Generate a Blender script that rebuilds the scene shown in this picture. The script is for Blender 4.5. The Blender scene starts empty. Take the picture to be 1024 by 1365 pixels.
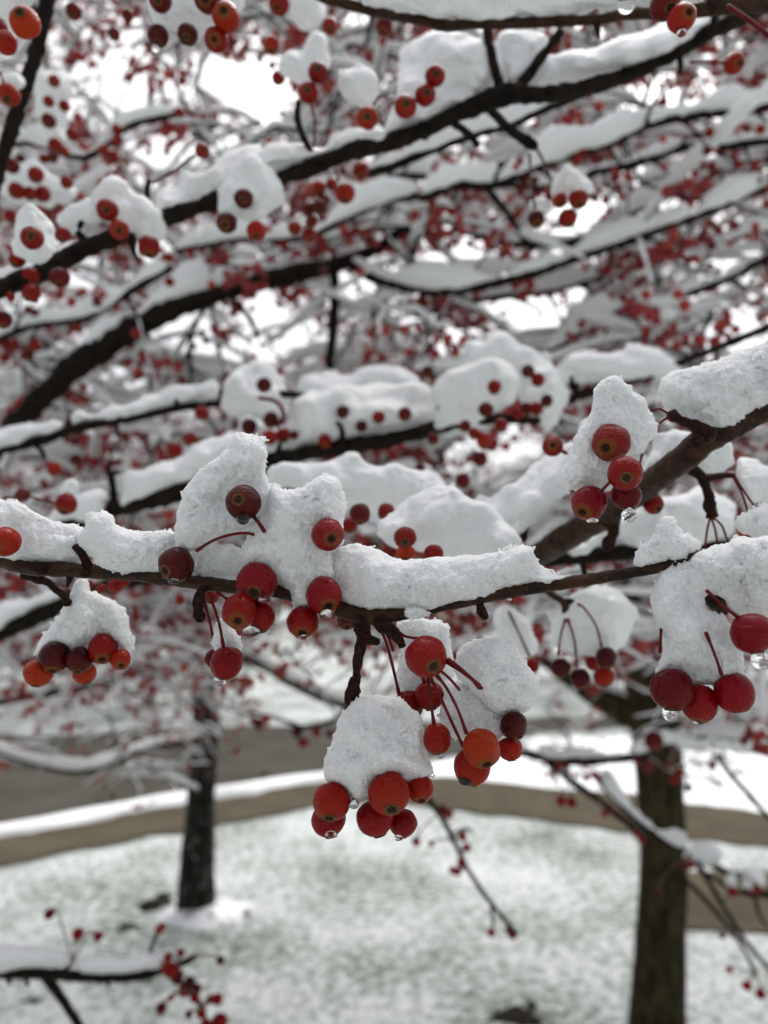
import bpy, math, random
import numpy as np
from mathutils import Matrix, Vector, Quaternion

S = bpy.context.scene
C = S.collection
rad = math.radians

# ---------------------------------------------------------------- camera, sky, sun, exposure
FPX = 1365 * 26.0 / 36.0                     # focal length in photograph pixels
EYE = np.array([0.0, 0.0, 1.5]); PITCH = rad(7.0)
cam = bpy.data.objects.new('camera', bpy.data.cameras.new('camera')); C.objects.link(cam)
cam.location = EYE; cam.rotation_euler = (rad(90) + PITCH, 0, 0)
cam.data.sensor_fit = 'VERTICAL'; cam.data.sensor_height = 36; cam.data.lens = 26
cam.data.clip_start = 0.02; cam.data.clip_end = 2000
cam.data.dof.use_dof = True; cam.data.dof.focus_distance = 0.203; cam.data.dof.aperture_fstop = 9.6
S.camera = cam

W = bpy.data.worlds.new('World'); S.world = W; W.use_nodes = True
nt = W.node_tree; nt.nodes.clear()
sky = nt.nodes.new('ShaderNodeTexSky'); sky.sky_type = 'NISHITA'; sky.sun_disc = False
SUN_EL, SUN_ROT = rad(60), rad(15)
sky.sun_elevation = SUN_EL; sky.sun_rotation = SUN_ROT; sky.dust_density = 6; sky.air_density = 1.0
hsv = nt.nodes.new('ShaderNodeHueSaturation'); hsv.inputs['Saturation'].default_value = 0.22
bgn = nt.nodes.new('ShaderNodeBackground'); bgn.inputs['Strength'].default_value = 0.12
wo = nt.nodes.new('ShaderNodeOutputWorld')
nt.links.new(sky.outputs[0], hsv.inputs['Color']); nt.links.new(hsv.outputs[0], bgn.inputs[0]); nt.links.new(bgn.outputs[0], wo.inputs[0])
sun = bpy.data.objects.new('sun', bpy.data.lights.new('sun', 'SUN')); C.objects.link(sun)
sun.data.energy = 0.5; sun.data.angle = rad(60); sun.data.color = (1, .985, .96)
sun.rotation_euler = (rad(90) - SUN_EL, 0, rad(180) - SUN_ROT)
S.view_settings.view_transform = 'Standard'; S.view_settings.look = 'None'
S.view_settings.exposure = 0.74; S.view_settings.gamma = 1
S.cycles.max_bounces = 8; S.cycles.transparent_max_bounces = 6; S.cycles.caustics_refractive = False; S.cycles.caustics_reflective = False

# ---------------------------------------------------------------- geometry helpers
RT = np.array([1., 0, 0]); FW = np.array([0, math.cos(PITCH), math.sin(PITCH)]); UP = np.array([0, -math.sin(PITCH), math.cos(PITCH)])

def P(px, py, d):
    """world point seen at a photograph pixel, d metres in front of the camera"""
    px, py, d = np.asarray(px, float), np.asarray(py, float), np.asarray(d, float)
    return EYE + d[..., None] * FW + ((px - 512) / FPX * d)[..., None] * RT - ((py - 682.5) / FPX * d)[..., None] * UP

def PIX(p):
    v = np.asarray(p) - EYE; z = v @ FW
    return 512 + FPX * (v @ RT) / z, 682.5 - FPX * (v @ UP) / z, z

def G(px, py, z=0.0):
    """where the ray through a pixel meets the ground"""
    r = FW + (px - 512) / FPX * RT - (py - 682.5) / FPX * UP
    t = (z - EYE[2]) / r[2]
    return EYE + t * r

def mesh_from(name, v, quads=None, tris=None, smooth=True):
    v = np.asarray(v, np.float32); me = bpy.data.meshes.new(name)
    q = np.zeros((0, 4), np.int32) if quads is None else np.asarray(quads, np.int32).reshape(-1, 4)
    t = np.zeros((0, 3), np.int32) if tris is None else np.asarray(tris, np.int32).reshape(-1, 3)
    me.vertices.add(len(v)); me.vertices.foreach_set('co', v.ravel())
    loops = np.concatenate([q.ravel(), t.ravel()])
    me.loops.add(len(loops)); me.loops.foreach_set('vertex_index', loops)
    n = len(q) + len(t); me.polygons.add(n)
    tot = np.concatenate([np.full(len(q), 4), np.full(len(t), 3)]).astype(np.int32)
    me.polygons.foreach_set('loop_start', np.concatenate([[0], np.cumsum(tot)[:-1]]).astype(np.int32) if n else [])
    me.update(calc_edges=True); me.validate()
    me.polygons.foreach_set('use_smooth', np.full(len(me.polygons), smooth)); me.update()
    return me

def adopt(ch, par):
    ch.parent = par; ch.matrix_parent_inverse = par.matrix_basis.inverted()
    return ch

def obj(name, v, quads=None, tris=None, mat=None, parent=None, origin=None, smooth=True):
    v = np.asarray(v, float); o0 = v.mean(0) if origin is None else np.asarray(origin, float)
    o = bpy.data.objects.new(name, mesh_from(name, v - o0, quads, tris, smooth)); C.objects.link(o)
    o.location = o0
    if mat: o.data.materials.append(mat)
    if parent: adopt(o, parent)
    return o

def tag(o, label=None, cat=None, group=None, kind=None):
    if label: o['label'] = label
    if cat: o['category'] = cat
    if group: o['group'] = group
    if kind: o['kind'] = kind
    return o

def hash3(i, j, k, seed):
    h = (i.astype(np.int64) * 374761393 + j.astype(np.int64) * 668265263 + k.astype(np.int64) * 2147483647 + seed * 1274126177) & 0xFFFFFFFF
    h = ((h ^ (h >> 13)) * 1274126177) & 0xFFFFFFFF
    h = ((h ^ (h >> 16)) * 2246822519) & 0xFFFFFFFF
    return ((h ^ (h >> 15)) & 0xFFFF) / 32767.5 - 1.0

def noise(p, seed=0):
    """value noise, -1..1, of an (N,3) array"""
    p = np.asarray(p, float); i = np.floor(p).astype(np.int64); f = p - i; f = f * f * (3 - 2 * f)
    r = 0
    for a in (0, 1):
        wa = f[:, 0] if a else 1 - f[:, 0]
        for b in (0, 1):
            wb = f[:, 1] if b else 1 - f[:, 1]
            for c in (0, 1):
                wc = f[:, 2] if c else 1 - f[:, 2]
                r = r + wa * wb * wc * hash3(i[:, 0] + a, i[:, 1] + b, i[:, 2] + c, seed)
    return r

def worley(p, seed=0):
    """distance to the nearest of a jittered lattice of points"""
    p = np.asarray(p, float); i = np.floor(p).astype(np.int64); best = np.full(len(p), 9.0)
    for a in (-1, 0, 1):
        for b in (-1, 0, 1):
            for c in (-1, 0, 1):
                x, y, z = i[:, 0] + a, i[:, 1] + b, i[:, 2] + c
                d = (x + .5 + .45 * hash3(x, y, z, seed) - p[:, 0]) ** 2 + (y + .5 + .45 * hash3(x, y, z, seed + 1) - p[:, 1]) ** 2 + (z + .5 + .45 * hash3(x, y, z, seed + 2) - p[:, 2]) ** 2
                best = np.minimum(best, d)
    return np.sqrt(best)

def surface_nets(V):
    ins = V > 0; nx, ny, nz = V.shape
    sm = np.zeros((nx-1, ny-1, nz-1, 3), np.float32); ct = np.zeros((nx-1, ny-1, nz-1), np.float32)
    for ax in range(3):
        o1, o2 = [k for k in range(3) if k != ax]
        lo = [slice(None)] * 3; hi = [slice(None)] * 3; lo[ax] = slice(0, -1); hi[ax] = slice(1, None)
        a, b = V[tuple(lo)], V[tuple(hi)]
        cr = ins[tuple(lo)] != ins[tuple(hi)]
        t = np.where(cr, a / np.where(cr, a - b, 1), 0)
        for u in (0, 1):
            for w in (0, 1):
                s = [slice(None)] * 3; s[o1] = slice(u, V.shape[o1] - 1 + u); s[o2] = slice(w, V.shape[o2] - 1 + w)
                c = cr[tuple(s)]; ct += c
                sm[..., ax] += np.where(c, t[tuple(s)], 0); sm[..., o1] += c * u; sm[..., o2] += c * w
    m = ct > 0; ids = np.full(m.shape, -1, np.int64); ids[m] = np.arange(m.sum())
    verts = np.argwhere(m) + sm[m] / ct[m][:, None]
    quads = []
    for ax in range(3):
        o1, o2 = (ax + 1) % 3, (ax + 2) % 3
        lo = [slice(None)] * 3; hi = [slice(None)] * 3; lo[ax] = slice(0, -1); hi[ax] = slice(1, None)
        a, b = ins[tuple(lo)], ins[tuple(hi)]
        idx = np.argwhere(a != b); idx = idx[(idx[:, o1] > 0) & (idx[:, o2] > 0) & (idx[:, o1] < V.shape[o1] - 1) & (idx[:, o2] < V.shape[o2] - 1)]
        q = []
        for du, dw in ((-1, -1), (0, -1), (0, 0), (-1, 0)):
            k = idx.copy(); k[:, o1] += du; k[:, o2] += dw
            q.append(ids[k[:, 0], k[:, 1], k[:, 2]])
        q = np.stack(q, 1); fl = ~a[idx[:, 0], idx[:, 1], idx[:, 2]]
        q[fl] = q[fl][:, ::-1]; quads.append(q)
    q = np.concatenate(quads)
    return verts, q

def keep_largest(v, q):
    """drops crumbs that float free of the main body"""
    lab = np.arange(len(v))
    e = np.concatenate([q[:, [0, 1]], q[:, [1, 2]], q[:, [2, 3]]])
    for _ in range(400):
        m = np.minimum(lab[e[:, 0]], lab[e[:, 1]]); new = lab.copy()
        np.minimum.at(new, e[:, 0], m); np.minimum.at(new, e[:, 1], m)
        new = new[new]
        if (new == lab).all(): break
        lab = new
    big = np.bincount(lab).argmax(); k = lab == big
    remap = np.cumsum(k) - 1
    q = q[k[q].all(1)]
    return v[k], remap[q]

def catmull(pts, step):
    p = np.asarray(pts, float)
    if len(p) < 3:
        n = max(2, int(np.linalg.norm(p[-1] - p[0]) / step) + 1); t = np.linspace(0, 1, n)[:, None]
        return p[0] * (1 - t) + p[-1] * t
    q = np.vstack([2 * p[0] - p[1], p, 2 * p[-1] - p[-2]]); out = []
    for i in range(1, len(q) - 2):
        n = max(1, int(np.linalg.norm(q[i+1] - q[i]) / step)); t = np.linspace(0, 1, n, endpoint=False)[:, None]
        a, b, c, d = q[i-1], q[i], q[i+1], q[i+2]
        out.append(0.5 * (2*b + (c-a)*t + (2*a-5*b+4*c-d)*t*t + (3*b-a-3*c+d)*t**3))
    return np.vstack(out + [p[-1:]])

def tube_geo(pts, r, n=10, squash=None):
    """rings round a polyline, closed at both ends; squash=(vertical, sideways) for snow ridges"""
    pts = np.asarray(pts, float); r = np.broadcast_to(np.asarray(r, float), (len(pts),))
    t = np.gradient(pts, axis=0); t /= np.linalg.norm(t, axis=1)[:, None] + 1e-12
    ref = np.array([0, 0, 1.0]) if abs(t[:, 2]).mean() < .85 else np.array([1.0, 0, 0])
    u = np.cross(t, ref); u /= np.linalg.norm(u, axis=1)[:, None] + 1e-9
    w = np.cross(u, t)
    a = np.linspace(0, 2 * np.pi, n, endpoint=False)
    su, sw = (1, 1) if squash is None else (squash[1], squash[0])
    v = pts[:, None] + r[:, None, None] * (np.cos(a)[None, :, None] * u[:, None] * su + np.sin(a)[None, :, None] * w[:, None] * sw)
    m = len(pts); v = v.reshape(-1, 3)
    i = np.arange(m - 1)[:, None] * n; j = np.arange(n)[None]; k = (j + 1) % n
    q = np.stack([i + j, i + k, i + n + k, i + n + j], -1).reshape(-1, 4)
    v = np.vstack([v, pts[:1] - t[:1] * r[0] * .5, pts[-1:] + t[-1:] * r[-1] * .5])
    jj = np.arange(n); kk = (jj + 1) % n
    t0 = np.stack([np.full(n, m*n), kk, jj], 1); t1 = np.stack([np.full(n, m*n+1), (m-1)*n + jj, (m-1)*n + kk], 1)
    return v, q, np.vstack([t0, t1])

class Acc:
    def __init__(s): s.v, s.q, s.t, s.n = [], [], [], 0
    def add(s, v, q, t):
        s.v.append(v); s.q.append(np.asarray(q).reshape(-1, 4) + s.n); s.t.append(np.asarray(t).reshape(-1, 3) + s.n); s.n += len(v)
    def obj(s, name, mat, parent=None, origin=None, smooth=True):
        return obj(name, np.vstack(s.v), np.vstack(s.q), np.vstack(s.t), mat, parent, origin, smooth)

# ---------------------------------------------------------------- materials
def material(name):
    m = bpy.data.materials.new(name); m.use_nodes = True
    return m, m.node_tree.nodes, m.node_tree.links, m.node_tree.nodes['Principled BSDF']

def N(nodes, kind, **kw):
    n = nodes.new('ShaderNode' + kind)
    for k, v in kw.items():
        if k in n.inputs: n.inputs[k].default_value = v
        else: setattr(n, k, v)
    return n

def ramp(nodes, stops):
    r = nodes.new('ShaderNodeValToRGB'); e = r.color_ramp.elements
    while len(e) < len(stops): e.new(0.5)
    for x, (p, c) in zip(e, stops): x.position = p; x.color = (*c, 1)
    return r

def snow_material(name, sss, scale, bump):
    m, n, l, b = material(name)
    b.inputs['Base Color'].default_value = (.87, .875, .88, 1); b.inputs['Roughness'].default_value = .55
    b.inputs['Specular IOR Level'].default_value = .25
    if sss:
        b.inputs['Subsurface Weight'].default_value = .9; b.inputs['Subsurface Radius'].default_value = (1, 1, 1); b.inputs['Subsurface Scale'].default_value = sss
    if bump:
        tc = N(n, 'TexCoord'); nz = N(n, 'TexVoronoi', Scale=scale) if sss else N(n, 'TexNoise', Scale=scale, Detail=4.0, Roughness=.7)
        bp = N(n, 'Bump', Strength=bump, Distance=.0007)
        l.new(tc.outputs['Object'], nz.inputs['Vector']); l.new(nz.outputs[0], bp.inputs['Height']); l.new(bp.outputs[0], b.inputs['Normal'])
    return m
M_SNOW = snow_material('grainy_snow', .0028, 1500, .6)
M_SNOW_SOFT = snow_material('soft_snow', 0, 500, .35)
M_SNOW_FAR = snow_material('twig_snow', 0, 0, 0)

def bark_material(name, dark, light, scale, rough, moss=None, dist=.0006, stretch=(1, 1, 1), flecks=None, spec=.06):
    m, n, l, b = material(name)
    tc = N(n, 'TexCoord'); mp = N(n, 'Mapping'); mp.inputs['Scale'].default_value = stretch
    nz = N(n, 'TexNoise', Scale=scale, Detail=6.0, Roughness=.65); n2 = N(n, 'TexNoise', Scale=scale * 5, Detail=3.0)
    l.new(tc.outputs['Object'], mp.inputs['Vector']); l.new(mp.outputs[0], nz.inputs['Vector']); l.new(mp.outputs[0], n2.inputs['Vector'])
    r = ramp(n, [(.35, dark), (.62, light)] + ([(.78, moss)] if moss else []))
    l.new(nz.outputs[0], r.inputs[0]); l.new(r.outputs[0], b.inputs['Base Color'])
    mx = N(n, 'Math', operation='ADD'); l.new(nz.outputs[0], mx.inputs[0]); l.new(n2.outputs[0], mx.inputs[1])
    bp = N(n, 'Bump', Strength=.8, Distance=dist); l.new(mx.outputs[0], bp.inputs['Height']); l.new(bp.outputs[0], b.inputs['Normal'])
    if flecks:                      # pale lenticels or snow blown into the bark
        vo = N(n, 'TexVoronoi' if flecks[3] == 'dots' else 'TexNoise', Scale=float(flecks[0])); l.new(tc.outputs['Object'], vo.inputs['Vector'])
        fm = N(n, 'MapRange', **{'From Min': flecks[1][0], 'From Max': flecks[1][1], 'To Min': 0.0, 'To Max': .85}); l.new(vo.outputs[0], fm.inputs['Value'])
        mx2 = N(n, 'Mix', data_type='RGBA'); l.new(fm.outputs[0], mx2.inputs[0]); l.new(r.outputs[0], mx2.inputs[6]); mx2.inputs[7].default_value = (*flecks[2], 1); l.new(mx2.outputs[2], b.inputs['Base Color'])
    b.inputs['Roughness'].default_value = rough; b.inputs['Specular IOR Level'].default_value = spec
    return m
M_BARK = bark_material('wet_twig_bark', (.008, .005, .003), (.062, .028, .014), 330, .36, None, .0009, (.45, 1, 1), (420, (.16, .09), (.11, .07, .045), 'dots'), .14)
M_SPUR = bark_material('spur_bark', (.008, .005, .005), (.06, .026, .020), 900, .45, None, .0008)
M_BARK_MID = bark_material('branch_bark', (.006, .005, .004), (.020, .014, .010), 120, .6)
M_TRUNK = bark_material('trunk_bark', (.011, .010, .006), (.066, .052, .028), 30, .8, (.070, .074, .024), .012, (1, 1, .35))
M_TRUNK_SNOWY = bark_material('snow_flecked_bark', (.008, .007, .006), (.034, .028, .022), 26, .8, None, .012, (1, 1, .35), (46, (.60, .76), (.42, .43, .44), 'noise'))

def fruit_material():
    m, n, l, b = material('crab_apple_skin')
    oi = N(n, 'ObjectInfo'); tc = N(n, 'TexCoord'); sp = N(n, 'SeparateXYZ')
    l.new(tc.outputs['Object'], sp.inputs[0])
    # orange flush round the blossom end and in patches, as ripe crab apples have
    nz = N(n, 'TexNoise', Scale=1.3, Detail=3.0); l.new(tc.outputs['Object'], nz.inputs['Vector'])
    mr = N(n, 'MapRange', **{'From Min': .35, 'From Max': -1.05, 'To Min': -.15, 'To Max': .5}); l.new(sp.outputs['Z'], mr.inputs['Value'])
    ad = N(n, 'Math', operation='MULTIPLY_ADD'); l.new(nz.outputs[0], ad.inputs[0]); ad.inputs[1].default_value = .7; l.new(mr.outputs[0], ad.inputs[2])
    sb = N(n, 'Math', operation='SUBTRACT', use_clamp=True); l.new(ad.outputs[0], sb.inputs[0]); sb.inputs[1].default_value = .32
    al = N(n, 'Math', operation='MULTIPLY'); l.new(sb.outputs[0], al.inputs[0]); l.new(oi.outputs['Alpha'], al.inputs[1])
    mx = N(n, 'Mix', data_type='RGBA'); l.new(al.outputs[0], mx.inputs[0]); l.new(oi.outputs['Color'], mx.inputs[6]); mx.inputs[7].default_value = (.34, .040, .004, 1)
    # fine pale lenticels
    vo = N(n, 'TexVoronoi', Scale=9.0); l.new(tc.outputs['Object'], vo.inputs['Vector'])
    lt = N(n, 'MapRange', **{'From Min': .05, 'From Max': .14, 'To Min': .22, 'To Max': 0.0}); l.new(vo.outputs['Distance'], lt.inputs['Value'])
    m2 = N(n, 'Mix', data_type='RGBA'); l.new(lt.outputs[0], m2.inputs[0]); l.new(mx.outputs[2], m2.inputs[6]); m2.inputs[7].default_value = (.5, .12, .06, 1)
    # the dried blossom end
    dk = N(n, 'MapRange', **{'From Min': -.86, 'From Max': -.95, 'To Min': 0.0, 'To Max': .75}); l.new(sp.outputs['Z'], dk.inputs['Value'])
    m3 = N(n, 'Mix', data_type='RGBA'); l.new(dk.outputs[0], m3.inputs[0]); l.new(m2.outputs[2], m3.inputs[6]); m3.inputs[7].default_value = (.20, .065, .014, 1)
    xx = N(n, 'VectorMath', operation='MULTIPLY'); l.new(tc.outputs['Object'], xx.inputs[0]); xx.inputs[1].default_value = (1, 1, 0)
    ln = N(n, 'VectorMath', operation='LENGTH'); l.new(xx.outputs[0], ln.inputs[0])
    ey = N(n, 'MapRange', **{'From Min': .30, 'From Max': .20, 'To Min': 0.0, 'To Max': .9}); l.new(ln.outputs['Value'], ey.inputs['Value'])
    lz = N(n, 'Math', operation='LESS_THAN'); l.new(sp.outputs['Z'], lz.inputs[0]); lz.inputs[1].default_value = 0.0
    ez = N(n, 'Math', operation='MULTIPLY'); l.new(ey.outputs[0], ez.inputs[0]); l.new(lz.outputs[0], ez.inputs[1])
    m4 = N(n, 'Mix', data_type='RGBA'); l.new(ez.outputs[0], m4.inputs[0]); l.new(m3.outputs[2], m4.inputs[6]); m4.inputs[7].default_value = (.03, .014, .008, 1)
    l.new(m4.outputs[2], b.inputs['Base Color'])
    b.inputs['Roughness'].default_value = .24; b.inputs['Specular IOR Level'].default_value = .04
    b.inputs['Coat Weight'].default_value = .22; b.inputs['Coat Roughness'].default_value = .05
    nb = N(n, 'TexNoise', Scale=5.0, Detail=3.0); l.new(tc.outputs['Object'], nb.inputs['Vector'])
    bp = N(n, 'Bump', Strength=.4, Distance=.05); l.new(nb.outputs[0], bp.inputs['Height']); l.new(bp.outputs[0], b.inputs['Normal'])
    return m
M_FRUIT = fruit_material()

def plain(name, col, rough=.6, **kw):
    m, n, l, b = material(name)
    tc = N(n, 'TexCoord'); nz = N(n, 'TexNoise', Scale=kw.get('scale', 6.0), Detail=4.0); l.new(tc.outputs['Object'], nz.inputs['Vector'])
    v = kw.get('var', .25)
    r = ramp(n, [(.3, tuple(c * (1 - v) for c in col)), (.7, tuple(min(1, c * (1 + v)) for c in col))]); l.new(nz.outputs[0], r.inputs[0]); l.new(r.outputs[0], b.inputs['Base Color'])
    b.inputs['Roughness'].default_value = rough
    if rough > .9: b.inputs['Specular IOR Level'].default_value = .08
    return m
M_CALYX = plain('dried_calyx', (.12, .050, .014), .8, scale=3.0, var=.6)
M_CALYX_DARK = plain('calyx_core', (.018, .010, .006), .9, scale=5.0)
M_STEM = plain('red_stem', (.125, .008, .012), .42, scale=300.0, var=.4); M_STEM.node_tree.nodes['Principled BSDF'].inputs['Specular IOR Level'].default_value = .12
M_STEM_BROWN = plain('brown_stem', (.10, .045, .035), .5, scale=300.0, var=.4)
def water():
    m, n, l, b = material('water')
    b.inputs['Base Color'].default_value = (1, 1, 1, 1); b.inputs['Roughness'].default_value = .015; b.inputs['IOR'].default_value = 1.33; b.inputs['Transmission Weight'].default_value = 1
    return m
M_WATER = water()
def far_berries():
    m, n, l, b = material('far_berry_skin')
    g = N(n, 'NewGeometry'); r = ramp(n, [(0, (.14, .004, .008)), (.6, (.30, .006, .010)), (1, (.38, .030, .008))])
    l.new(g.outputs['Random Per Island'], r.inputs[0]); l.new(r.outputs[0], b.inputs['Base Color']); b.inputs['Roughness'].default_value = .35
    return m
M_FARB = far_berries()

# ---------------------------------------------------------------- the setting: ground, road, path
def ground_sheet(name, pix, z, mat, thick=None, grid=False):
    if grid:
        pix = catmull(np.vstack([pix, pix[:1]]), 9)[:-1]; kk = np.c_[pix / [34, 34], np.zeros(len(pix))]; pix = pix + np.c_[np.zeros(len(pix)), 2.6 * noise(kk, 3) + 1.5 * noise(kk * 3.1, 4)]
    v = np.array([G(x, y, z) for x, y in pix])
    n = len(v)
    me = bpy.data.meshes.new(name); me.from_pydata([tuple(p) for p in v], [], [tuple(range(n))]); me.update()
    if me.polygons[0].normal.z < 0: me.flip_normals()
    o = bpy.data.objects.new(name, me); C.objects.link(o); me.materials.append(mat)
    tag(o, kind='structure'); return o

def lawn_material():
    m, n, l, b = material('snowy_grass')
    tc = N(n, 'TexCoord')
    big = N(n, 'TexNoise', Scale=1.3, Detail=3.0); mid = N(n, 'TexNoise', Scale=21.0, Detail=6.0, Roughness=.68); fine = N(n, 'TexNoise', Scale=55.0, Detail=4.0, Roughness=.7)
    for t in (big, mid, fine): l.new(tc.outputs['Object'], t.inputs['Vector'])
    a = N(n, 'Math', operation='MULTIPLY_ADD'); l.new(mid.outputs[0], a.inputs[0]); a.inputs[1].default_value = .9
    a2 = N(n, 'Math', operation='MULTIPLY_ADD'); l.new(big.outputs[0], a2.inputs[0]); a2.inputs[1].default_value = .55
    a3 = N(n, 'Math', operation='MULTIPLY'); l.new(fine.outputs[0], a3.inputs[0]); a3.inputs[1].default_value = .35
    l.new(a3.outputs[0], a2.inputs[2]); l.new(a2.outputs[0], a.inputs[2])
    r = ramp(n, [(.66, (.030, .036, .024)), (.765, (.14, .165, .13)), (.88, (.40, .435, .41)), (.985, (.70, .73, .725))])
    l.new(a.outputs[0], r.inputs[0]); l.new(r.outputs[0], b.inputs['Base Color']); b.inputs['Roughness'].default_value = .7
    bp = N(n, 'Bump', Strength=.9, Distance=.03); l.new(a.outputs[0], bp.inputs['Height']); l.new(bp.outputs[0], b.inputs['Normal'])
    return m
M_LAWN = lawn_material()
M_DEEP = plain('settled_snow', (.85, .865, .88), .6, scale=5.0, var=.05)
M_ROAD = plain('wet_asphalt', (.072, .066, .056), .95, scale=2.2, var=.25)
M_PATH = plain('wet_concrete', (.086, .073, .050), .95, scale=3.0, var=.2)
M_SOIL = plain('dark_soil', (.022, .019, .014), .95, scale=30.0, var=.6)

def disc_ground():
    # concentric rings, gently uneven near the camera, reaching the horizon
    rs = np.concatenate([np.linspace(.3, 8, 60), np.geomspace(8.6, 900, 30)]); na = 96
    a = np.linspace(0, 2*np.pi, na, endpoint=False); v = [[0, 0, 0]]
    R, A = np.meshgrid(rs, a, indexing='ij'); X, Y = R * np.cos(A), R * np.sin(A) + 2
    p = np.stack([X.ravel(), Y.ravel(), np.zeros(X.size)], 1)
    z = -.004 + .004 * noise(p * 1.1, 4) * np.clip(1.5 - R.ravel() / 6, 0, 1) - np.clip(R.ravel() - 6, 0, 5) * .004
    p[:, 2] = np.minimum(z, -.001); v = np.vstack([[[0, 2, -.004]], p])
    i = np.arange(len(rs) - 1)[:, None] * na; j = np.arange(na)[None]; k = (j + 1) % na
    q = 1 + np.stack([i + j, i + na + j, i + na + k, i + k], -1).reshape(-1, 4)
    t = np.stack([np.zeros(na, int), 1 + np.arange(na), 1 + (np.arange(na) + 1) % na], 1)
    return tag(obj('ground', v, q, t, M_LAWN, origin=(0, 0, 0)), kind='structure')
disc_ground()
ground_sheet('lawn_beyond', [(430, 1046), (520, 1040), (600, 1041), (700, 1050), (850, 1062), (1024, 1086), (1300, 1120), (1500, 1010), (1100, 985), (850, 983), (700, 985), (640, 1005), (540, 1025)], .004, M_DEEP, grid=True)
ground_sheet('road', [(-700, 1190), (-200, 1130), (0, 1103), (250, 1059), (430, 1032), (560, 1014), (640, 1000), (700, 980), (760, 972), (1000, 968), (1500, 980), (1500, 955), (900, 952), (640, 958), (430, 964), (200, 972), (0, 982), (-400, 1005)], .008, M_ROAD, grid=True)
ground_sheet('path', [(-700, 1290), (-200, 1190), (0, 1155), (125, 1128), (250, 1106), (350, 1087), (450, 1071), (520, 1070), (600, 1079), (720, 1093), (850, 1110), (1024, 1130), (1300, 1165),
                      (1300, 1118), (1024, 1085), (850, 1060), (700, 1047), (600, 1037), (520, 1036), (430, 1044), (250, 1071), (0, 1119), (-200, 1150), (-700, 1225)], .008, M_PATH, grid=True)
ground_sheet('side_path', [(860, 1165), (960, 1160), (1100, 1165), (1400, 1190), (1400, 1300), (1100, 1250), (1024, 1243), (930, 1237), (860, 1232)], .008, M_PATH)

def soil_patch(pix, seed, h=.02, name='bare_soil', mat=None):
    """low uneven heap of bare earth showing through the snow"""
    c = np.array([G(x, y) for x, y in pix]); m = c.mean(0); rings = [m[None] + [[0, 0, h]] * len(c)]
    pts = catmull(np.vstack([c, c[:1]]), .03)[:-1]; n = len(pts); v = []
    for k in (1.0, .8, .55, .3, .08):
        w = m + (pts - m) * k; w = w * 1.0; w[:, :2] += .055 * np.stack([noise(w * 19, seed), noise(w * 19, seed + 1)], 1) + .025 * np.stack([noise(w * 45, seed), noise(w * 45, seed + 1)], 1)
        w[:, 2] = -.03 + (h + .03) * min(1, (1 - k) * 3.2) + .012 * noise(w * 25, seed + 2) * (k < 1); v.append(w)
    i = np.arange(4)[:, None] * n; j = np.arange(n)[None]; k = (j + 1) % n
    tag(obj(name, np.vstack(v), np.stack([i + j, i + k, i + n + k, i + n + j], -1).reshape(-1, 4), None, mat or M_SOIL), kind='structure')
soil_patch([(165, 1212), (195, 1203), (232, 1188), (248, 1196), (225, 1212), (190, 1224)], 3, .004)
soil_patch([(640, 1342), (668, 1334), (700, 1345), (735, 1322), (742, 1330), (715, 1356), (690, 1372), (655, 1362)], 5, .004)
soil_patch([(205, 1222), (240, 1203), (300, 1200), (345, 1208), (350, 1222), (310, 1236), (255, 1240)], 13, .035, 'snow_mound', M_DEEP)
soil_patch([(150, 1236), (172, 1230), (180, 1240), (160, 1246)], 7, .002)
soil_patch([(30, 1330), (60, 1322), (72, 1330), (48, 1338)], 9, .002)

def snow_bank(name, pix, h, wd):
    """low ridge of snow along a kerb"""
    c = catmull(np.array([G(x, y, 0) for x, y in pix]), .12)
    t = np.gradient(c, axis=0); t /= np.linalg.norm(t, axis=1)[:, None]; s = np.cross(t, [0, 0, 1.0])
    prof = [(-1, -.02), (-.8, .55), (-.35, .95), (.3, 1), (.8, .6), (1, -.02)]
    v = []
    for a, b in prof:
        w = c + s * (a * wd * .5)
        k = noise(np.c_[w[:, :2] * 4, np.full(len(w), a * 3)], 9); w = w + s * (k * wd * .12)[:, None]
        w[:, 2] = h * b * (1 + .3 * k) + .002; v.append(w)
    m = len(c); v = np.stack(v, 1).reshape(-1, 3); n = len(prof)
    i = np.arange(m - 1)[:, None] * n; j = np.arange(n - 1)[None]
    q = np.stack([i + j, i + j + 1, i + n + j + 1, i + n + j], -1).reshape(-1, 4)
    return tag(obj(name, v, q, None, M_DEEP), kind='structure')
snow_bank('kerb_snow', [(-700, 1206), (-200, 1139), (0, 1111), (125, 1087), (250, 1064), (350, 1049), (430, 1038), (520, 1029)], .05, .24)

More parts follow.
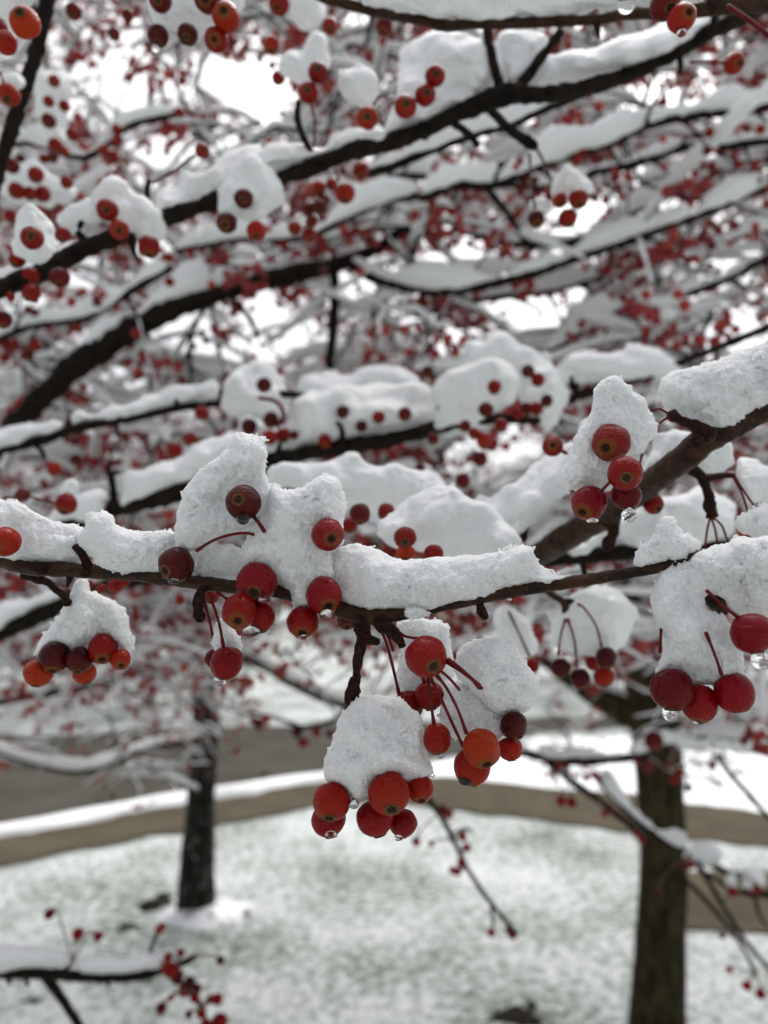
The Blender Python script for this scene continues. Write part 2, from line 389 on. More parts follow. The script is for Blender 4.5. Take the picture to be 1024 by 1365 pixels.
# ---------------------------------------------------------------- building beyond the road
def box(acc, x0, x1, y0, y1, z0, z1):
    v = np.array([[x, y, z] for x in (x0, x1) for y in (y0, y1) for z in (z0, z1)], float)
    acc.add(v, [[0, 1, 3, 2], [4, 6, 7, 5], [0, 4, 5, 1], [2, 3, 7, 6], [0, 2, 6, 4], [1, 5, 7, 3]], np.zeros((0, 3), int))
M_WALL = plain('pale_brick', (.36, .24, .19), .85, scale=1.4, var=.2)
M_ROOF = plain('snowy_roof', (.78, .79, .80), .7, scale=1.0, var=.1)
M_TRIM = plain('cream_trim', (.72, .66, .50), .5, scale=2.0, var=.1)
M_GLASS = plain('window_glass', (.62, .58, .42), .12, scale=.6, var=.25)
def building(x0, x1, y, dep, h, label, cols):
    r = bpy.data.objects.new('house', None); C.objects.link(r); r.location = ((x0 + x1) / 2, y, 0); tag(r, label, 'building', 'houses beyond the road')
    a = Acc(); box(a, x0, x1, y, y + dep, -.3, h); a.obj('wall', M_WALL, r, smooth=False)
    a = Acc(); v = [[x0 - .4, y - .5, h], [x1 + .4, y - .5, h], [x1 + .4, y + dep + .5, h], [x0 - .4, y + dep + .5, h], [x0 + 1, y + dep / 2, h + 2.2], [x1 - 1, y + dep / 2, h + 2.2]]
    a.add(np.array(v, float), [[0, 1, 5, 4], [2, 3, 4, 5], [3, 2, 1, 0]], [[1, 2, 5], [3, 0, 4]]); a.obj('roof', M_ROOF, r, smooth=False)
    for i in range(cols):
        cx = x0 + (i + .5) * (x1 - x0) / cols
        for zz in ((.9,) if h < 4 else (.9, 3.6)):
            a = Acc(); box(a, cx - .75, cx + .75, y - .08, y - .003, zz, zz + 1.5); f = a.obj('window', M_TRIM, r, smooth=False)
            a = Acc()
            for s in (-1, 1): box(a, cx + s * .36 - .31, cx + s * .36 + .31, y - .11, y - .083, zz + .1, zz + 1.4)
            a.obj('pane', M_GLASS, f, smooth=False)
building(-22, -6.5, 27, 9, 5.6, 'long brick house with cream windows behind the thinner dark trunk', 5)
building(-3.5, 4, 34, 9, 3.2, 'low brick house with snowy roof between the two dark trunks', 3)

# ---------------------------------------------------------------- trees with trunks
HOLES = [(150, 110, 62, 48), (345, 120, 55, 50), (285, 95, 40, 32), (215, 200, 45, 30), (200, 330, 40, 20), (235, 435, 50, 42), (345, 405, 45, 32), (290, 460, 30, 30), (395, 450, 22, 35),
         (480, 395, 16, 40), (700, 410, 52, 50), (600, 460, 30, 24), (1000, 440, 50, 42), (690, 150, 34, 30), (765, 285, 55, 36), (880, 265, 40, 22), (850, 135, 30, 24), (985, 350, 40, 26),
         (680, 600, 42, 36), (625, 625, 26, 18), (620, 330, 30, 20), (900, 120, 30, 30), (100, 330, 30, 14), (520, 100, 15, 20), (745, 640, 14, 10)]
def in_hole(px, py, g=1.0):
    r = np.zeros(np.shape(px), bool)
    for x, y, a, b in HOLES: r |= ((px - x) / (a * g)) ** 2 + ((py - y) / (b * g)) ** 2 < 1
    return r

FAR_BERRY = []          # (centre, radius)
def cluster_berries(p, rng, k, size=.0055):
    for _ in range(k):
        o = np.array([rng.normal(0, .0135), rng.normal(0, .0135), -rng.uniform(.012, .036)])
        FAR_BERRY.append((p + o, size * rng.uniform(.8, 1.15)))

def grow(name, label, trunk, trunk_r, limbs, attract, seed, berries=3.6, sub=4.3, sub_len=(.08, .26), snow=(.006, .012), twig_r=.0024, snow_label=None, use_holes=True, bsize=.0066, bark=None):
    rng = np.random.default_rng(seed)
    root = bpy.data.objects.new(name, None); C.objects.link(root); root.location = trunk[0]
    tag(root, label, 'tree')
    c = catmull(trunk, .04); f = np.linspace(0, 1, len(c)); rr = np.interp(f, np.linspace(0, 1, len(trunk_r)), trunk_r)
    v, q, t = tube_geo(c, rr, 28)
    v = v + (v - np.repeat(np.vstack([c, c[:1], c[-1:]]), [28] * len(c) + [1, 1], axis=0)) * (.10 * noise(v * np.array([26, 26, 5]), seed) + .05 * noise(v * np.array([70, 70, 16]), seed + 1))[:, None]
    obj('trunk', v, q, t, bark or M_TRUNK, root, origin=trunk[0])
    crown, sn = Acc(), Acc()
    nodes = [c[int(len(c) * .55):]]
    for lp, lr in limbs:
        lc = catmull(lp, .06); r = np.linspace(lr, lr * .35, len(lc)); r = r * (1 + .12 * noise(lc * 14, seed))
        v, q, t = tube_geo(lc, r, 10); obj('limb', v, q, t, M_TRUNK, root)
        s = snow[1] * 1.5 * (1 + .5 * noise(lc * 11, seed + 2)); s[0] = s[-1] = .002
        up = lc + np.array([0, 0, 1]) * (r + s * .55)[:, None]; sn.add(*tube_geo(up, s, 8, (1, 1.1)))
        nodes.append(lc)
    nodes = np.vstack(nodes); base = c[int(len(c) * .7)]
    att = sorted(attract, key=lambda a: np.linalg.norm(a - base))
    seglist = []
    for a in att:
        d = np.linalg.norm(nodes - a, axis=1); j = d.argmin(); L = d[j]
        if L < .03: continue
        s = nodes[j]; n = max(3, int(L / .05)); tt = np.linspace(0, 1, n)[:, None]
        bow = rng.normal(0, .10, 3) * L + np.array([0, 0, .10 * L])
        p = s * (1 - tt) + a * tt + bow * (4 * tt * (1 - tt)) + rng.normal(0, .006, (n, 3)) * (tt * (1 - tt) * 4)
        r0 = twig_r * (1 + min(L, 1.2) * 2.2)
        seglist.append((p, np.linspace(r0, twig_r * .8, n), True)); nodes = np.vstack([nodes, p[1:]])
        for _ in range(rng.poisson(sub)):
            i = rng.integers(1, n); dirv = rng.normal(0, 1, 3); dirv[2] = dirv[2] * .45 + .1; dirv /= np.linalg.norm(dirv)
            l2 = rng.uniform(*sub_len); m = 5; t2 = np.linspace(0, 1, m)[:, None]
            p2 = p[i] + dirv * l2 * t2 + np.array([0, 0, -.25 * l2]) * t2 ** 2 + rng.normal(0, .004, (m, 3)) * t2
            seglist.append((p2, np.linspace(twig_r * .8, twig_r * .45, m), False))
    for p, r, main in seglist:
        if use_holes:
            x, y, z = PIX(p[-1]); xm, ym, _ = PIX(p[len(p) // 2])
            if z < .5: continue
            if (in_hole(x, y, .88) or in_hole(xm, ym, .88)) and rng.random() < (.72 if main else .95): continue
        crown.add(*tube_geo(p, r, 5))
        dz = abs(p[-1, 2] - p[0, 2]) / (np.linalg.norm(p[-1] - p[0]) + 1e-6)
        k = max(.10, 1 - dz * 1.05) * rng.uniform(.6, 1.25)
        s = (rng.uniform(*snow) * k) * (1 + .45 * noise(p * 30 + seed, seed)); s[0] *= .5; s[-1] *= .6
        if use_holes and y > 880: s = s * .6
        up = p + np.array([0, 0, 1]) * (r + s * .6)[:, None]; sn.add(*tube_geo(up, s, 6, (1, 1.15)))
        if not main:
            for e in (p[-1], p[2]):
                if rng.random() < (.25 if use_holes and y > 880 else .56): cluster_berries(e, rng, 1 + rng.poisson(berries * 1.35), bsize)
    co = crown.obj('crown', M_BARK_MID, root, origin=base)
    so = sn.obj('snow', M_SNOW_FAR, origin=base); tag(so, snow_label or 'snow lying along the twigs of the ' + label, 'snow', kind='stuff')
    return root

def attractors(n, seed, ylim, dr, side):
    rng = np.random.default_rng(seed); out = []
    while len(out) < n:
        x, y = rng.uniform(-120, 1144), rng.uniform(-160, 980)
        if not side(x): continue
        if y > ylim(x) + rng.normal(0, 25): continue
        d = rng.uniform(dr[0] ** .7, dr[1] ** .7) ** (1 / .7)
        if in_hole(x, y, .95) and rng.random() < .93: continue
        out.append(P(x, y, d))
    return out
def low_attractors(n, seed, xr, yr, dr):
    rng = np.random.default_rng(seed)
    return [P(rng.uniform(*xr), yr[0] + (yr[1] - yr[0]) * rng.random() ** 1.5, rng.uniform(*dr)) for _ in range(n)]
def tp(l, d): return [P(x, y, d if np.isscalar(d) else d[i]) for i, (x, y) in enumerate(l)]

A_base = G(262, 1212)
dA = PIX(A_base)[2]
grow('crab_apple_tree', 'thinner dark crab apple tree whose trunk stands in the snow by the kerb',
     [A_base + [0, 0, -.05]] + tp([(262, 1195), (265, 1120), (270, 1040), (275, 960), (272, 900), (262, 820), (250, 730)], dA), [.094, .079, .068, .064, .066, .075, .055, .035],
     [(tp([(275, 905), (230, 885), (150, 908), (60, 925), (-60, 945)], [dA, dA-.2, dA-.5, dA-.8, dA-1.1]), .040),
      (tp([(274, 915), (330, 880), (390, 910), (455, 938), (560, 950)], [dA, dA-.3, dA-.6, dA-.8, dA-1]), .036),
      (tp([(272, 900), (230, 820), (190, 745), (140, 690)], [dA, dA-.1, dA-.2, dA]), .042),
      (tp([(268, 860), (300, 770), (340, 680), (400, 560)], [dA, dA+.2, dA+.3, dA+.4]), .04),
      (tp([(276, 985), (200, 998), (120, 1027), (60, 1022), (-30, 995)], [dA, dA-.5, dA-1, dA-1.2, dA-1.4]), .022),
      (tp([(272, 1060), (240, 1045), (195, 1020), (170, 1000)], [dA, dA-.2, dA-.4, dA-.5]), .014)],
     attractors(980, 11, lambda x: 900 if x < 260 else 850, (1.0, 4.8), lambda x: x < 560) + low_attractors(60, 13, (-60, 330), (860, 1040), (2.3, 3.7)), 21,
     snow_label='snow lying along the blurred twigs of the thinner tree', bark=M_TRUNK_SNOWY)
M_LEAF = plain('green_leaf', (.06, .10, .025), .5, scale=40.0)
tree_a = [o for o in C.objects if o.get('category') == 'tree'][0]; lr = np.random.default_rng(77)
for lx, ly in [(122, 1032), (140, 1050), (150, 1062), (165, 1068), (182, 1058), (200, 1046), (203, 1070), (130, 1066), (352, 1032), (236, 1010)]:
    c = P(lx, ly, 2.75); a = lr.normal(0, 1, 3); a[2] -= 1.2; a /= np.linalg.norm(a); b = np.cross(a, lr.normal(0, 1, 3)); b /= np.linalg.norm(b); n_ = np.cross(a, b)
    v = [c - a * .025, c - a * .008 + b * .011 + n_ * .002, c - a * .008 - b * .011 + n_ * .002, c + a * .010 + b * .009, c + a * .010 - b * .009, c + a * .028 - n_ * .004, c + n_ * .003]
    obj('leaf', np.array(v), None, [(0, 1, 6), (0, 6, 2), (1, 3, 6), (2, 6, 4), (3, 5, 6), (4, 6, 5)], M_LEAF, tree_a)
dB = 2.35
B_base = P(877, 1500, dB); B_base[2] = -.05
grow('crab_apple_tree', 'thick mossy crab apple tree whose trunk is cut off by the picture edge',
     [B_base] + tp([(877, 1365), (880, 1250), (884, 1150), (882, 1060), (876, 980), (866, 900), (850, 820), (846, 700)], dB), [.098, .088, .078, .073, .07, .074, .085, .07, .045],
     [(tp([(870, 965), (800, 930), (740, 890), (690, 850)], [dB, dB+.1, dB+.3, dB+.5]), .05),
      (tp([(866, 900), (930, 820), (1000, 760), (1080, 700)], [dB, dB, dB+.1, dB+.2]), .045),
      (tp([(850, 820), (800, 700), (770, 600), (700, 450)], [dB, dB-.1, dB+.1, dB+.3]), .04),
      (tp([(880, 1000), (950, 985), (1060, 1000)], [dB, dB-.2, dB-.3]), .02)],
     attractors(980, 12, lambda x: 880 if x > 700 else 840, (.95, 4.8), lambda x: x > 460) + low_attractors(46, 14, (690, 1080), (880, 1050), (1.9, 3.4)), 22,
     snow_label='snow lying along the blurred twigs of the thick mossy tree')

def far_tree(x, y, h, R, seed, label):
    rng = np.random.default_rng(seed); att = []
    while len(att) < 260:
        u = rng.normal(0, 1, 3); u *= (rng.random() ** .45) / np.linalg.norm(u)
        att.append(np.array([x, y, h * .58]) + u * np.array([R, R, h * .42]))
    tr = [np.array([x, y, -.1]), np.array([x + .05, y, h * .2]), np.array([x - .05, y, h * .4]), np.array([x, y, h * .6])]
    grow('crab_apple_tree', label, tr, [.13, .11, .09, .05], [], att, seed, 3.0, 6.0, (.2, .6), (.012, .024), .008, 'snow lying on the ' + label, use_holes=False, bsize=.013)
far_tree(-3.6, 11.5, 4.6, 2.4, 31, 'far crab apple tree standing across the road behind the kerb snow')
far_tree(2.2, 14.0, 5.0, 2.6, 32, 'far crab apple tree across the snowy lawn between the dark trunks')
far_tree(6.8, 12.0, 4.8, 2.5, 33, 'far crab apple tree behind the thick mossy trunk')
far_tree(-9.0, 15.0, 5.2, 2.8, 34, 'far crab apple tree in front of the long brick house')

# ---------------------------------------------------------------- near branches
def bark_tube(name, pix, width, depth, mat, parent=None, rough=.08, step=.0012, n=14, seed=1):
    """pix: pixel polyline; width: pixel diameter(s); depth: metres, one or one per point"""
    k = np.arange(len(pix)); d = np.broadcast_to(np.asarray(depth, float), (len(pix),)); w = np.broadcast_to(np.asarray(width, float), (len(pix),))
    pp = np.array([P(x, y, dd) for (x, y), dd in zip(pix, d)])
    c = catmull(np.c_[pp, w * d / FPX / 2], max(step, d.mean() * .006))
    c, r = c[:, :3], c[:, 3]
    s = 1.0 / max(.004, r.mean() * 2)
    c = c + np.stack([noise(c * s * .25, seed + i) for i in range(3)], 1) * (r * .22)[:, None]
    L = np.concatenate([[0], np.cumsum(np.linalg.norm(np.diff(c, axis=0), axis=1))])
    r = r * (1 + rough * noise(c * s * .7, seed + 5) + (rough * .25 * np.abs(np.sin(L / max(r.mean(), 1e-5) * 1.3 + seed)) if rough > .1 else 0))
    v, q, t = tube_geo(c, r, n)
    cc = np.repeat(np.vstack([c, c[:1], c[-1:]]), [n] * len(c) + [1, 1], axis=0)
    v = v + (v - cc) * (rough * 1.2 * noise(v * s * 2.2, seed + 8) + rough * 1.3 * noise(v * s * 6, seed + 9))[:, None]
    return obj(name, v, q, t, mat, parent, origin=pp[0])

def branch(label, pix, width, depth, spurs=(), group=None, mat=None, seed=1):
    b = bark_tube('tree_branch', pix, width, depth, mat or (M_BARK if np.mean(depth) < .34 else M_BARK_MID), None, rough=.08 if np.mean(depth) < .34 else .15, seed=seed)
    tag(b, label, 'branch', group)
    for i, s in enumerate(spurs):
        sp, w, *rest = s; d = rest[0] if rest else np.mean(depth)
        kn = bark_tube('spur', sp, w, d, M_SPUR if np.mean(depth) < .34 else M_BARK_MID, b, rough=.28 if np.mean(depth) < .34 else .15, step=.0006, n=12, seed=seed * 7 + i)
    return b

branch('thin brown branch under the longest white snow, carrying the sharpest berry clusters',
       [(-30, 728), (0, 745), (45, 757), (110, 762), (170, 766), (220, 771), (300, 781), (385, 791), (450, 810), (490, 821), (540, 817), (600, 804), (700, 785), (800, 769), (870, 757), (930, 742), (1060, 720)],
       [26, 22, 20, 19, 18, 18, 19, 19, 21, 26, 19, 18, 17, 16, 16, 15, 14], [.232, .230, .226, .222, .218, .214, .208, .205, .203, .202, .201, .200, .198, .196, .194, .194, .194],
       [([(112, 766), (116, 752), (104, 732), (100, 727)], [20, 13, 11, 8], .22), ([(95, 768), (92, 778), (90, 782)], [10, 7, 5], .224), ([(30, 765), (55, 772), (80, 790), (92, 806)], [13, 9, 8, 9], .232),
        ([(273, 782), (266, 795), (265, 812), (267, 828)], [10, 14, 12, 9], .206), ([(482, 820), (484, 845), (478, 875), (475, 908)], [26, 15, 13, 11], .202), ([(475, 905), (470, 925), (466, 938)], [16, 19, 12], .202),
        ([(484, 850), (496, 853), (505, 857)], [12, 12, 9], .201), ([(505, 825), (520, 838), (532, 850), (537, 862)], [22, 17, 15, 10], .200), ([(640, 800), (643, 815), (648, 824)], [8, 11, 9], .199),
        ([(60, 756), (45, 758), (25, 752)], [20, 18, 10], .222)], seed=3)
branch('thick dark diagonal branch descending beneath the biggest snow wedge at the picture edge',
       [(1070, 520), (1024, 545), (950, 580), (890, 625), (830, 670), (760, 716), (715, 742), (660, 765)], [42, 38, 38, 36, 35, 34, 32, 28], [.24, .24, .245, .26, .29, .33, .36, .40],
       [([(945, 585), (930, 570), (905, 560), (893, 552)], [30, 18, 16, 18], .236), ([(925, 592), (935, 585)], [22, 14], .232), ([(915, 620), (938, 640), (945, 665), (950, 690)], [15, 13, 13, 15], .27),
        ([(938, 640), (960, 634), (980, 635)], [10, 8, 6], .27), ([(815, 690), (818, 710), (812, 722), (808, 735)], [14, 12, 14, 10], .30), ([(695, 720), (705, 700), (735, 668), (755, 655)], [13, 10, 9, 10], .34)], seed=4)
branch('dark level branch half hidden behind the thick diagonal branch', [(690, 746), (760, 742), (855, 735), (930, 728), (1000, 725)], [20, 19, 18, 14, 12], .36, [([(775, 745), (779, 762), (784, 780)], [9, 8, 7], .36)], seed=5)
branch('long dark branch rising through the upper snow, with a trio of berries beside its fork',
       [(-40, 405), (0, 385), (50, 365), (120, 327), (230, 289), (380, 236), (480, 197), (560, 176), (640, 140), (680, 126), (720, 126), (820, 106), (900, 71), (960, 36), (1060, -20)],
       [24, 24, 25, 23, 21, 21, 21, 22, 24, 28, 21, 19, 19, 20, 20], [.36, .36, .37, .38, .39, .40, .40, .41, .41, .41, .41, .42, .42, .42, .42],
       [([(668, 128), (661, 95), (652, 60), (649, 38)], [16, 12, 11, 12], .41), ([(685, 122), (705, 98), (730, 65), (748, 42)], [17, 14, 12, 12], .41), ([(655, 148), (680, 172), (705, 190), (715, 196)], [12, 12, 14, 10], .40),
        ([(605, 165), (625, 180), (637, 195)], [10, 9, 8], .41), ([(415, 205), (398, 165), (397, 135)], [10, 8, 7], .40), ([(950, 45), (953, 25), (960, 15)], [11, 10, 12], .41), ([(200, 300), (196, 250), (199, 240)], [7, 7, 6], .39),
        ([(120, 327), (105, 310), (110, 295)], [10, 9, 8], .38), ([(175, 318), (178, 335), (182, 345)], [10, 8, 5], .38), ([(905, 70), (907, 88), (905, 97)], [8, 7, 5], .42), ([(50, 365), (45, 388), (48, 402)], [10, 9, 6], .37)], seed=6)
branch('slim dark branch along the top edge of the picture under deep snow', [(395, -25), (440, 0), (500, 15), (560, 27), (592, 35), (640, 32), (740, 30), (800, 26), (840, 18), (880, 17), (950, 10), (1060, 2)],
       [14, 14, 14, 15, 16, 13, 13, 13, 14, 14, 20, 24], [.35, .35, .35, .34, .34, .33, .33, .32, .32, .31, .30, .30], [([(637, 32), (639, 20), (640, 14)], [10, 9, 6], .33), ([(795, 30), (797, 42), (798, 50)], [9, 8, 5], .32), ([(940, 10), (960, 8), (985, 6)], [18, 20, 14], .30)], seed=7)
branch('steep dark stick crossing the top corner beside yellowish berries', [(75, -30), (63, 5), (42, 85), (20, 160), (0, 225), (-15, 280)], [20, 19, 18, 17, 17, 16], .42, seed=8)
branch('broad dark curved limb sweeping up through the blurred twigs', [(-40, 620), (0, 590), (40, 548), (100, 490), (170, 443), (250, 401), (330, 378), (400, 364), (455, 350), (500, 332), (545, 300)], [34, 33, 32, 31, 30, 28, 25, 22, 19, 15, 12], [.95, .95, .96, .98, 1.0, 1.02, 1.05, 1.05, 1.1, 1.1, 1.1],
       [([(300, 390), (330, 420), (345, 450)], [8, 7, 6], 1.03), ([(445, 360), (446, 420), (438, 490)], [12, 13, 11], 1.1)], seed=9)
branch('snow-lined blurred branch curving under the dark limb towards the picture edge', [(465, 352), (520, 378), (600, 387), (700, 368), (800, 333), (900, 300), (1024, 250), (1100, 225)], [14, 13, 12, 12, 11, 11, 10, 10], [1.1, 1.05, 1.0, 1.0, .98, .95, .95, .95], [([(640, 240), (680, 290), (710, 335)], [9, 9, 8], 1.0)], seed=10)
branch('thin dark branch just beneath the long upper snow bank', [(480, 232), (520, 222), (600, 190), (680, 165), (740, 140), (790, 120)], [9, 11, 11, 11, 10, 8], .52, [([(590, 195), (592, 182), (596, 175)], [7, 6, 5], .52)], seed=11)
branch('slender dark branch with bare upright buds under a narrow snow strip', [(-30, 606), (0, 600), (60, 585), (100, 572), (180, 556), (240, 543), (300, 537), (370, 525), (420, 530)], [12, 13, 13, 12, 11, 10, 10, 10, 8], .55,
       [([(93, 575), (92, 562), (90, 556)], [7, 6, 5], .55), ([(236, 543), (236, 530), (240, 524)], [7, 6, 6], .55), ([(293, 537), (293, 525), (296, 520)], [7, 6, 5], .55), ([(155, 560), (157, 575), (157, 582)], [6, 5, 4], .55), ([(40, 590), (55, 600), (60, 612)], [7, 6, 5], .55)], seed=12)
branch('heavy dark branch with a forked upright bud below the narrow snow strip', [(30, 720), (90, 697), (150, 678), (210, 664), (260, 648), (330, 625), (390, 608), (450, 597), (520, 585), (570, 572), (640, 558), (720, 560)], [24, 25, 26, 26, 25, 22, 20, 20, 20, 18, 14, 10], .50,
       [([(152, 675), (150, 645), (143, 622)], [9, 9, 7], .49), ([(150, 632), (155, 628), (160, 630)], [7, 6, 5], .49), ([(268, 645), (270, 622), (268, 615)], [8, 7, 6], .49), ([(455, 600), (457, 575), (450, 563)], [8, 7, 5], .49), ([(368, 612), (372, 600), (375, 590)], [9, 8, 6], .49)], seed=13)
branch('blurred branch with a dark forked knot under the snow ridge near the wedge', [(700, 520), (745, 535), (770, 528), (830, 508), (880, 495), (940, 470), (1040, 430)], [10, 13, 14, 12, 11, 10, 10], .60, [([(770, 528), (762, 510), (764, 492)], [10, 9, 8], .60), ([(764, 520), (775, 505), (772, 495)], [8, 7, 6], .60)], seed=14)
branch('short dark snow-laden branch behind the domed berry cluster', [(-30, 860), (0, 842), (50, 822), (95, 800), (150, 780), (230, 765)], [26, 24, 22, 20, 18, 14], .62, seed=15)
branch('bare dark twig fork dipping across the mossy trunk', [(640, 985), (690, 1002), (750, 1014), (830, 1012), (895, 992), (950, 988), (1060, 1012)], [11, 11, 11, 11, 11, 10, 10], 1.25,
       [([(725, 1010), (760, 1040), (800, 1068), (850, 1108), (870, 1128)], [10, 9, 9, 8, 5], 1.25), ([(790, 1030), (840, 1085), (880, 1115), (920, 1138), (960, 1158), (1060, 1215)], [9, 9, 9, 9, 8, 7], 1.2), ([(930, 1150), (965, 1210), (1000, 1262), (1040, 1310)], [7, 6, 6, 5], 1.18), ([(955, 1005), (985, 1045), (1040, 1105)], [7, 7, 6], 1.25), ([(905, 1165), (940, 1200), (985, 1255), (1008, 1300)], [6, 6, 5, 4], 1.18)], seed=16)
branch('thin drooping twig hanging over the snowy lawn with few berries', [(560, 1050), (585, 1085), (605, 1120), (625, 1160), (655, 1205), (690, 1245)], [7, 7, 7, 6, 6, 5], .95, [([(655, 1205), (657, 1225), (657, 1240)], [5, 4, 3], .95), ([(605, 1110), (625, 1105), (632, 1112)], [4, 4, 3], .95)], seed=17)
branch('small dark spur over the four dangling berries', [(725, 786), (740, 795), (752, 803), (756, 825)], [7, 9, 9, 11], .335, [([(750, 802), (765, 802), (782, 806)], [8, 6, 5], .335)], seed=28)
branch('black stub showing through the hollow of the huge snow mass', [(925, 770), (940, 788), (955, 803), (966, 818)], [12, 18, 24, 14], .203, [([(950, 800), (962, 796), (970, 800)], [12, 10, 7], .203)], seed=29)
branch('thin dark twig sloping from the picture edge behind the square snow cap', [(1070, 1175), (1020, 1192), (985, 1190), (955, 1172), (930, 1158)], [8, 7, 6, 5, 4], 1.2, [([(1005, 1194), (1015, 1225), (1040, 1250)], [5, 4, 3], 1.2)], seed=26)
branch('very thin twig with red fruit above the road beside the thinner trunk', [(470, 940), (440, 962), (405, 968), (360, 955), (330, 950)], [6, 6, 5, 4, 3], 1.5, [([(405, 968), (398, 985), (400, 996)], [4, 3, 3], 1.5)], seed=27)
branch('low knobbly dark branch over the lawn in the bottom corner', [(-30, 1292), (0, 1296), (60, 1300), (120, 1303), (180, 1302), (230, 1290), (260, 1275)], [14, 14, 14, 12, 11, 9, 7], .75,
       [([(60, 1300), (85, 1335), (110, 1375), (125, 1400)], [12, 11, 10, 9], .75), ([(10, 1298), (12, 1308), (14, 1312)], [8, 6, 4], .75), ([(33, 1300), (36, 1310), (38, 1315)], [6, 5, 4], .75), ([(140, 1303), (146, 1315)], [6, 4], .75), ([(195, 1300), (200, 1270), (212, 1240)], [6, 5, 4], .75), ([(80, 1298), (92, 1288), (97, 1284)], [7, 6, 5], .75), ([(225, 1290), (250, 1320), (270, 1345), (275, 1380)], [7, 6, 6, 5], .75)], seed=18)

# ---------------------------------------------------------------- snow lying on branches and clusters
def inside_dist(pl, X, Y):
    d2 = np.full(X.shape, 1e12); ins = np.zeros(X.shape, bool); n = len(pl)
    for i in range(n):
        ax, ay = pl[i]; bx, by = pl[(i + 1) % n]; ex, ey = bx - ax, by - ay
        t = np.clip(((X - ax) * ex + (Y - ay) * ey) / (ex * ex + ey * ey + 1e-9), 0, 1)
        d2 = np.minimum(d2, (X - ax - t * ex) ** 2 + (Y - ay - t * ey) ** 2)
        if ay != by:
            c = ((ay > Y) != (by > Y)) & (X < ex * (Y - ay) / (by - ay) + ax); ins ^= c
    return np.where(ins, 1, -1) * np.sqrt(d2)

def snow(label, poly, depth, R=34, seed=1, fine=True, group=None, slope=None):
    """a lump of snow: rounded outline, its own thickness (2R pixels at its distance), lumpy and granular surface.
    slope: (depth at first x, depth at last x)"""
    p = np.asarray(poly, float)
    for _ in range(2):
        nx = np.roll(p, -1, 0); p = np.stack([.75 * p + .25 * nx, .25 * p + .75 * nx], 1).reshape(-1, 2)
    vox = 1.5 if fine else (2.1 if depth < .4 else 3.0)
    k = 1.0 if fine else 1.25
    pad = 13
    x0, y0 = p.min(0) - pad; x1, y1 = p.max(0) + pad
    xs, ys, ws = np.arange(x0, x1, vox), np.arange(y0, y1, vox), np.arange(-R * 1.9 - pad, R * 1.9 + pad, vox)
    X, Y = np.meshgrid(xs, ys, indexing='ij')
    D = inside_dist(p, X, Y)
    xy = np.stack([X.ravel(), Y.ravel(), np.full(X.size, seed * 7.3)], 1)
    sc = min(1, R / 24)
    D = D + sc * ((3.0 if fine else 7.0) * noise(xy / [24, 24, 1], seed) + (1.6 if fine else 1.0) * noise(xy / [9, 9, 1], seed + 1)).reshape(X.shape)
    m = np.clip(D, 0, R) / R
    T = np.where(D > 0, R * np.sqrt(1 - (1 - m) ** 2), 0) * (1 + .16 * noise(xy / [38, 38, 1], seed + 2).reshape(X.shape))
    W0 = R * ((.40 if fine else .60) * noise(xy / [75, 60, 1], seed + 3) + (.24 if fine else .42) * noise(xy / [34, 28, 1], seed + 4)).reshape(X.shape)
    A = np.abs(ws[None, None] - W0[..., None])
    F = np.where(D[..., None] > 0, T[..., None] - A, -np.sqrt(D[..., None] ** 2 + A ** 2))
    nr = np.abs(F) < 16
    I = np.argwhere(nr); q = np.stack([xs[I[:, 0]], ys[I[:, 1]], ws[I[:, 2]]], 1)
    if not fine:
        cl = noise(q / 60, seed + 11); f0 = (13 + 7 * cl) * min(1, R / 34) * (.52 - worley(q / 30, seed + 12))
        if depth < .62: f0 += (4.0 if depth < .4 else 3.0) * (.5 - worley(q / (8.0 if depth < .4 else 10.0), seed + 13))
    else: f0 = 0
    f = f0 + F[nr] + (4.4 if fine else 3.6) * sc * k * noise(q / (19 * k), seed + 5) + (3.2 if fine else 2.0) * sc * k * noise(q / (9.0 * k), seed + 6)
    if fine: f += (7.5 + 5.0 * noise(q / 30, seed + 9)) * (.50 - worley(q / 6.3, seed + 7)) + 2.4 * noise(q / 3.6, seed + 8)
    F[nr] = f
    F[0] = F[-1] = -1; F[:, 0] = F[:, -1] = -1; F[:, :, 0] = F[:, :, -1] = -1
    v, qd = keep_largest(*surface_nets(F.astype(np.float32)))
    px, py, w = x0 + v[:, 0] * vox, y0 + v[:, 1] * vox, ws[0] + v[:, 2] * vox
    d = np.full(len(v), float(depth)) if slope is None else np.interp(px, slope[0], slope[1])
    wv = P(px, py, d + w * d / FPX)
    # u=right, v=down, w=away is right-handed
    o = obj('snow_cap', wv, qd, None, M_SNOW if fine else M_SNOW_SOFT)
    return tag(o, label, 'snow', group)

# sharp lumps round the focused branch
MB = ([-30, 0, 110, 220, 300, 385, 450, 540, 700, 870], [.232, .230, .222, .214, .208, .205, .203, .201, .198, .194])
snow('tall leaning snow peak with one wet dark berry in its face', [(317, 577), (335, 576), (347, 580), (353, 592), (359, 606), (353, 622), (358, 640), (366, 660), (352, 690), (340, 704), (318, 712), (290, 720), (262, 735), (240, 735), (232, 715), (233, 685), (242, 657), (257, 637), (279, 618), (296, 604), (305, 588)], .211, 32, 1)
snow('two-topped snow column running down between three red berries', [(358, 645), (376, 652), (405, 651), (415, 642), (426, 634), (446, 636), (458, 652), (463, 677), (457, 697), (452, 730), (450, 770), (440, 800), (404, 812), (388, 808), (380, 785), (360, 767), (345, 755), (326, 750), (323, 735), (338, 705), (350, 690)], .206, 32, 2)
snow('small snow patch on the brown branch below the arching red stem', [(262, 742), (280, 728), (300, 724), (330, 732), (352, 745), (345, 775), (300, 775), (258, 766)], .213, 20, 3)
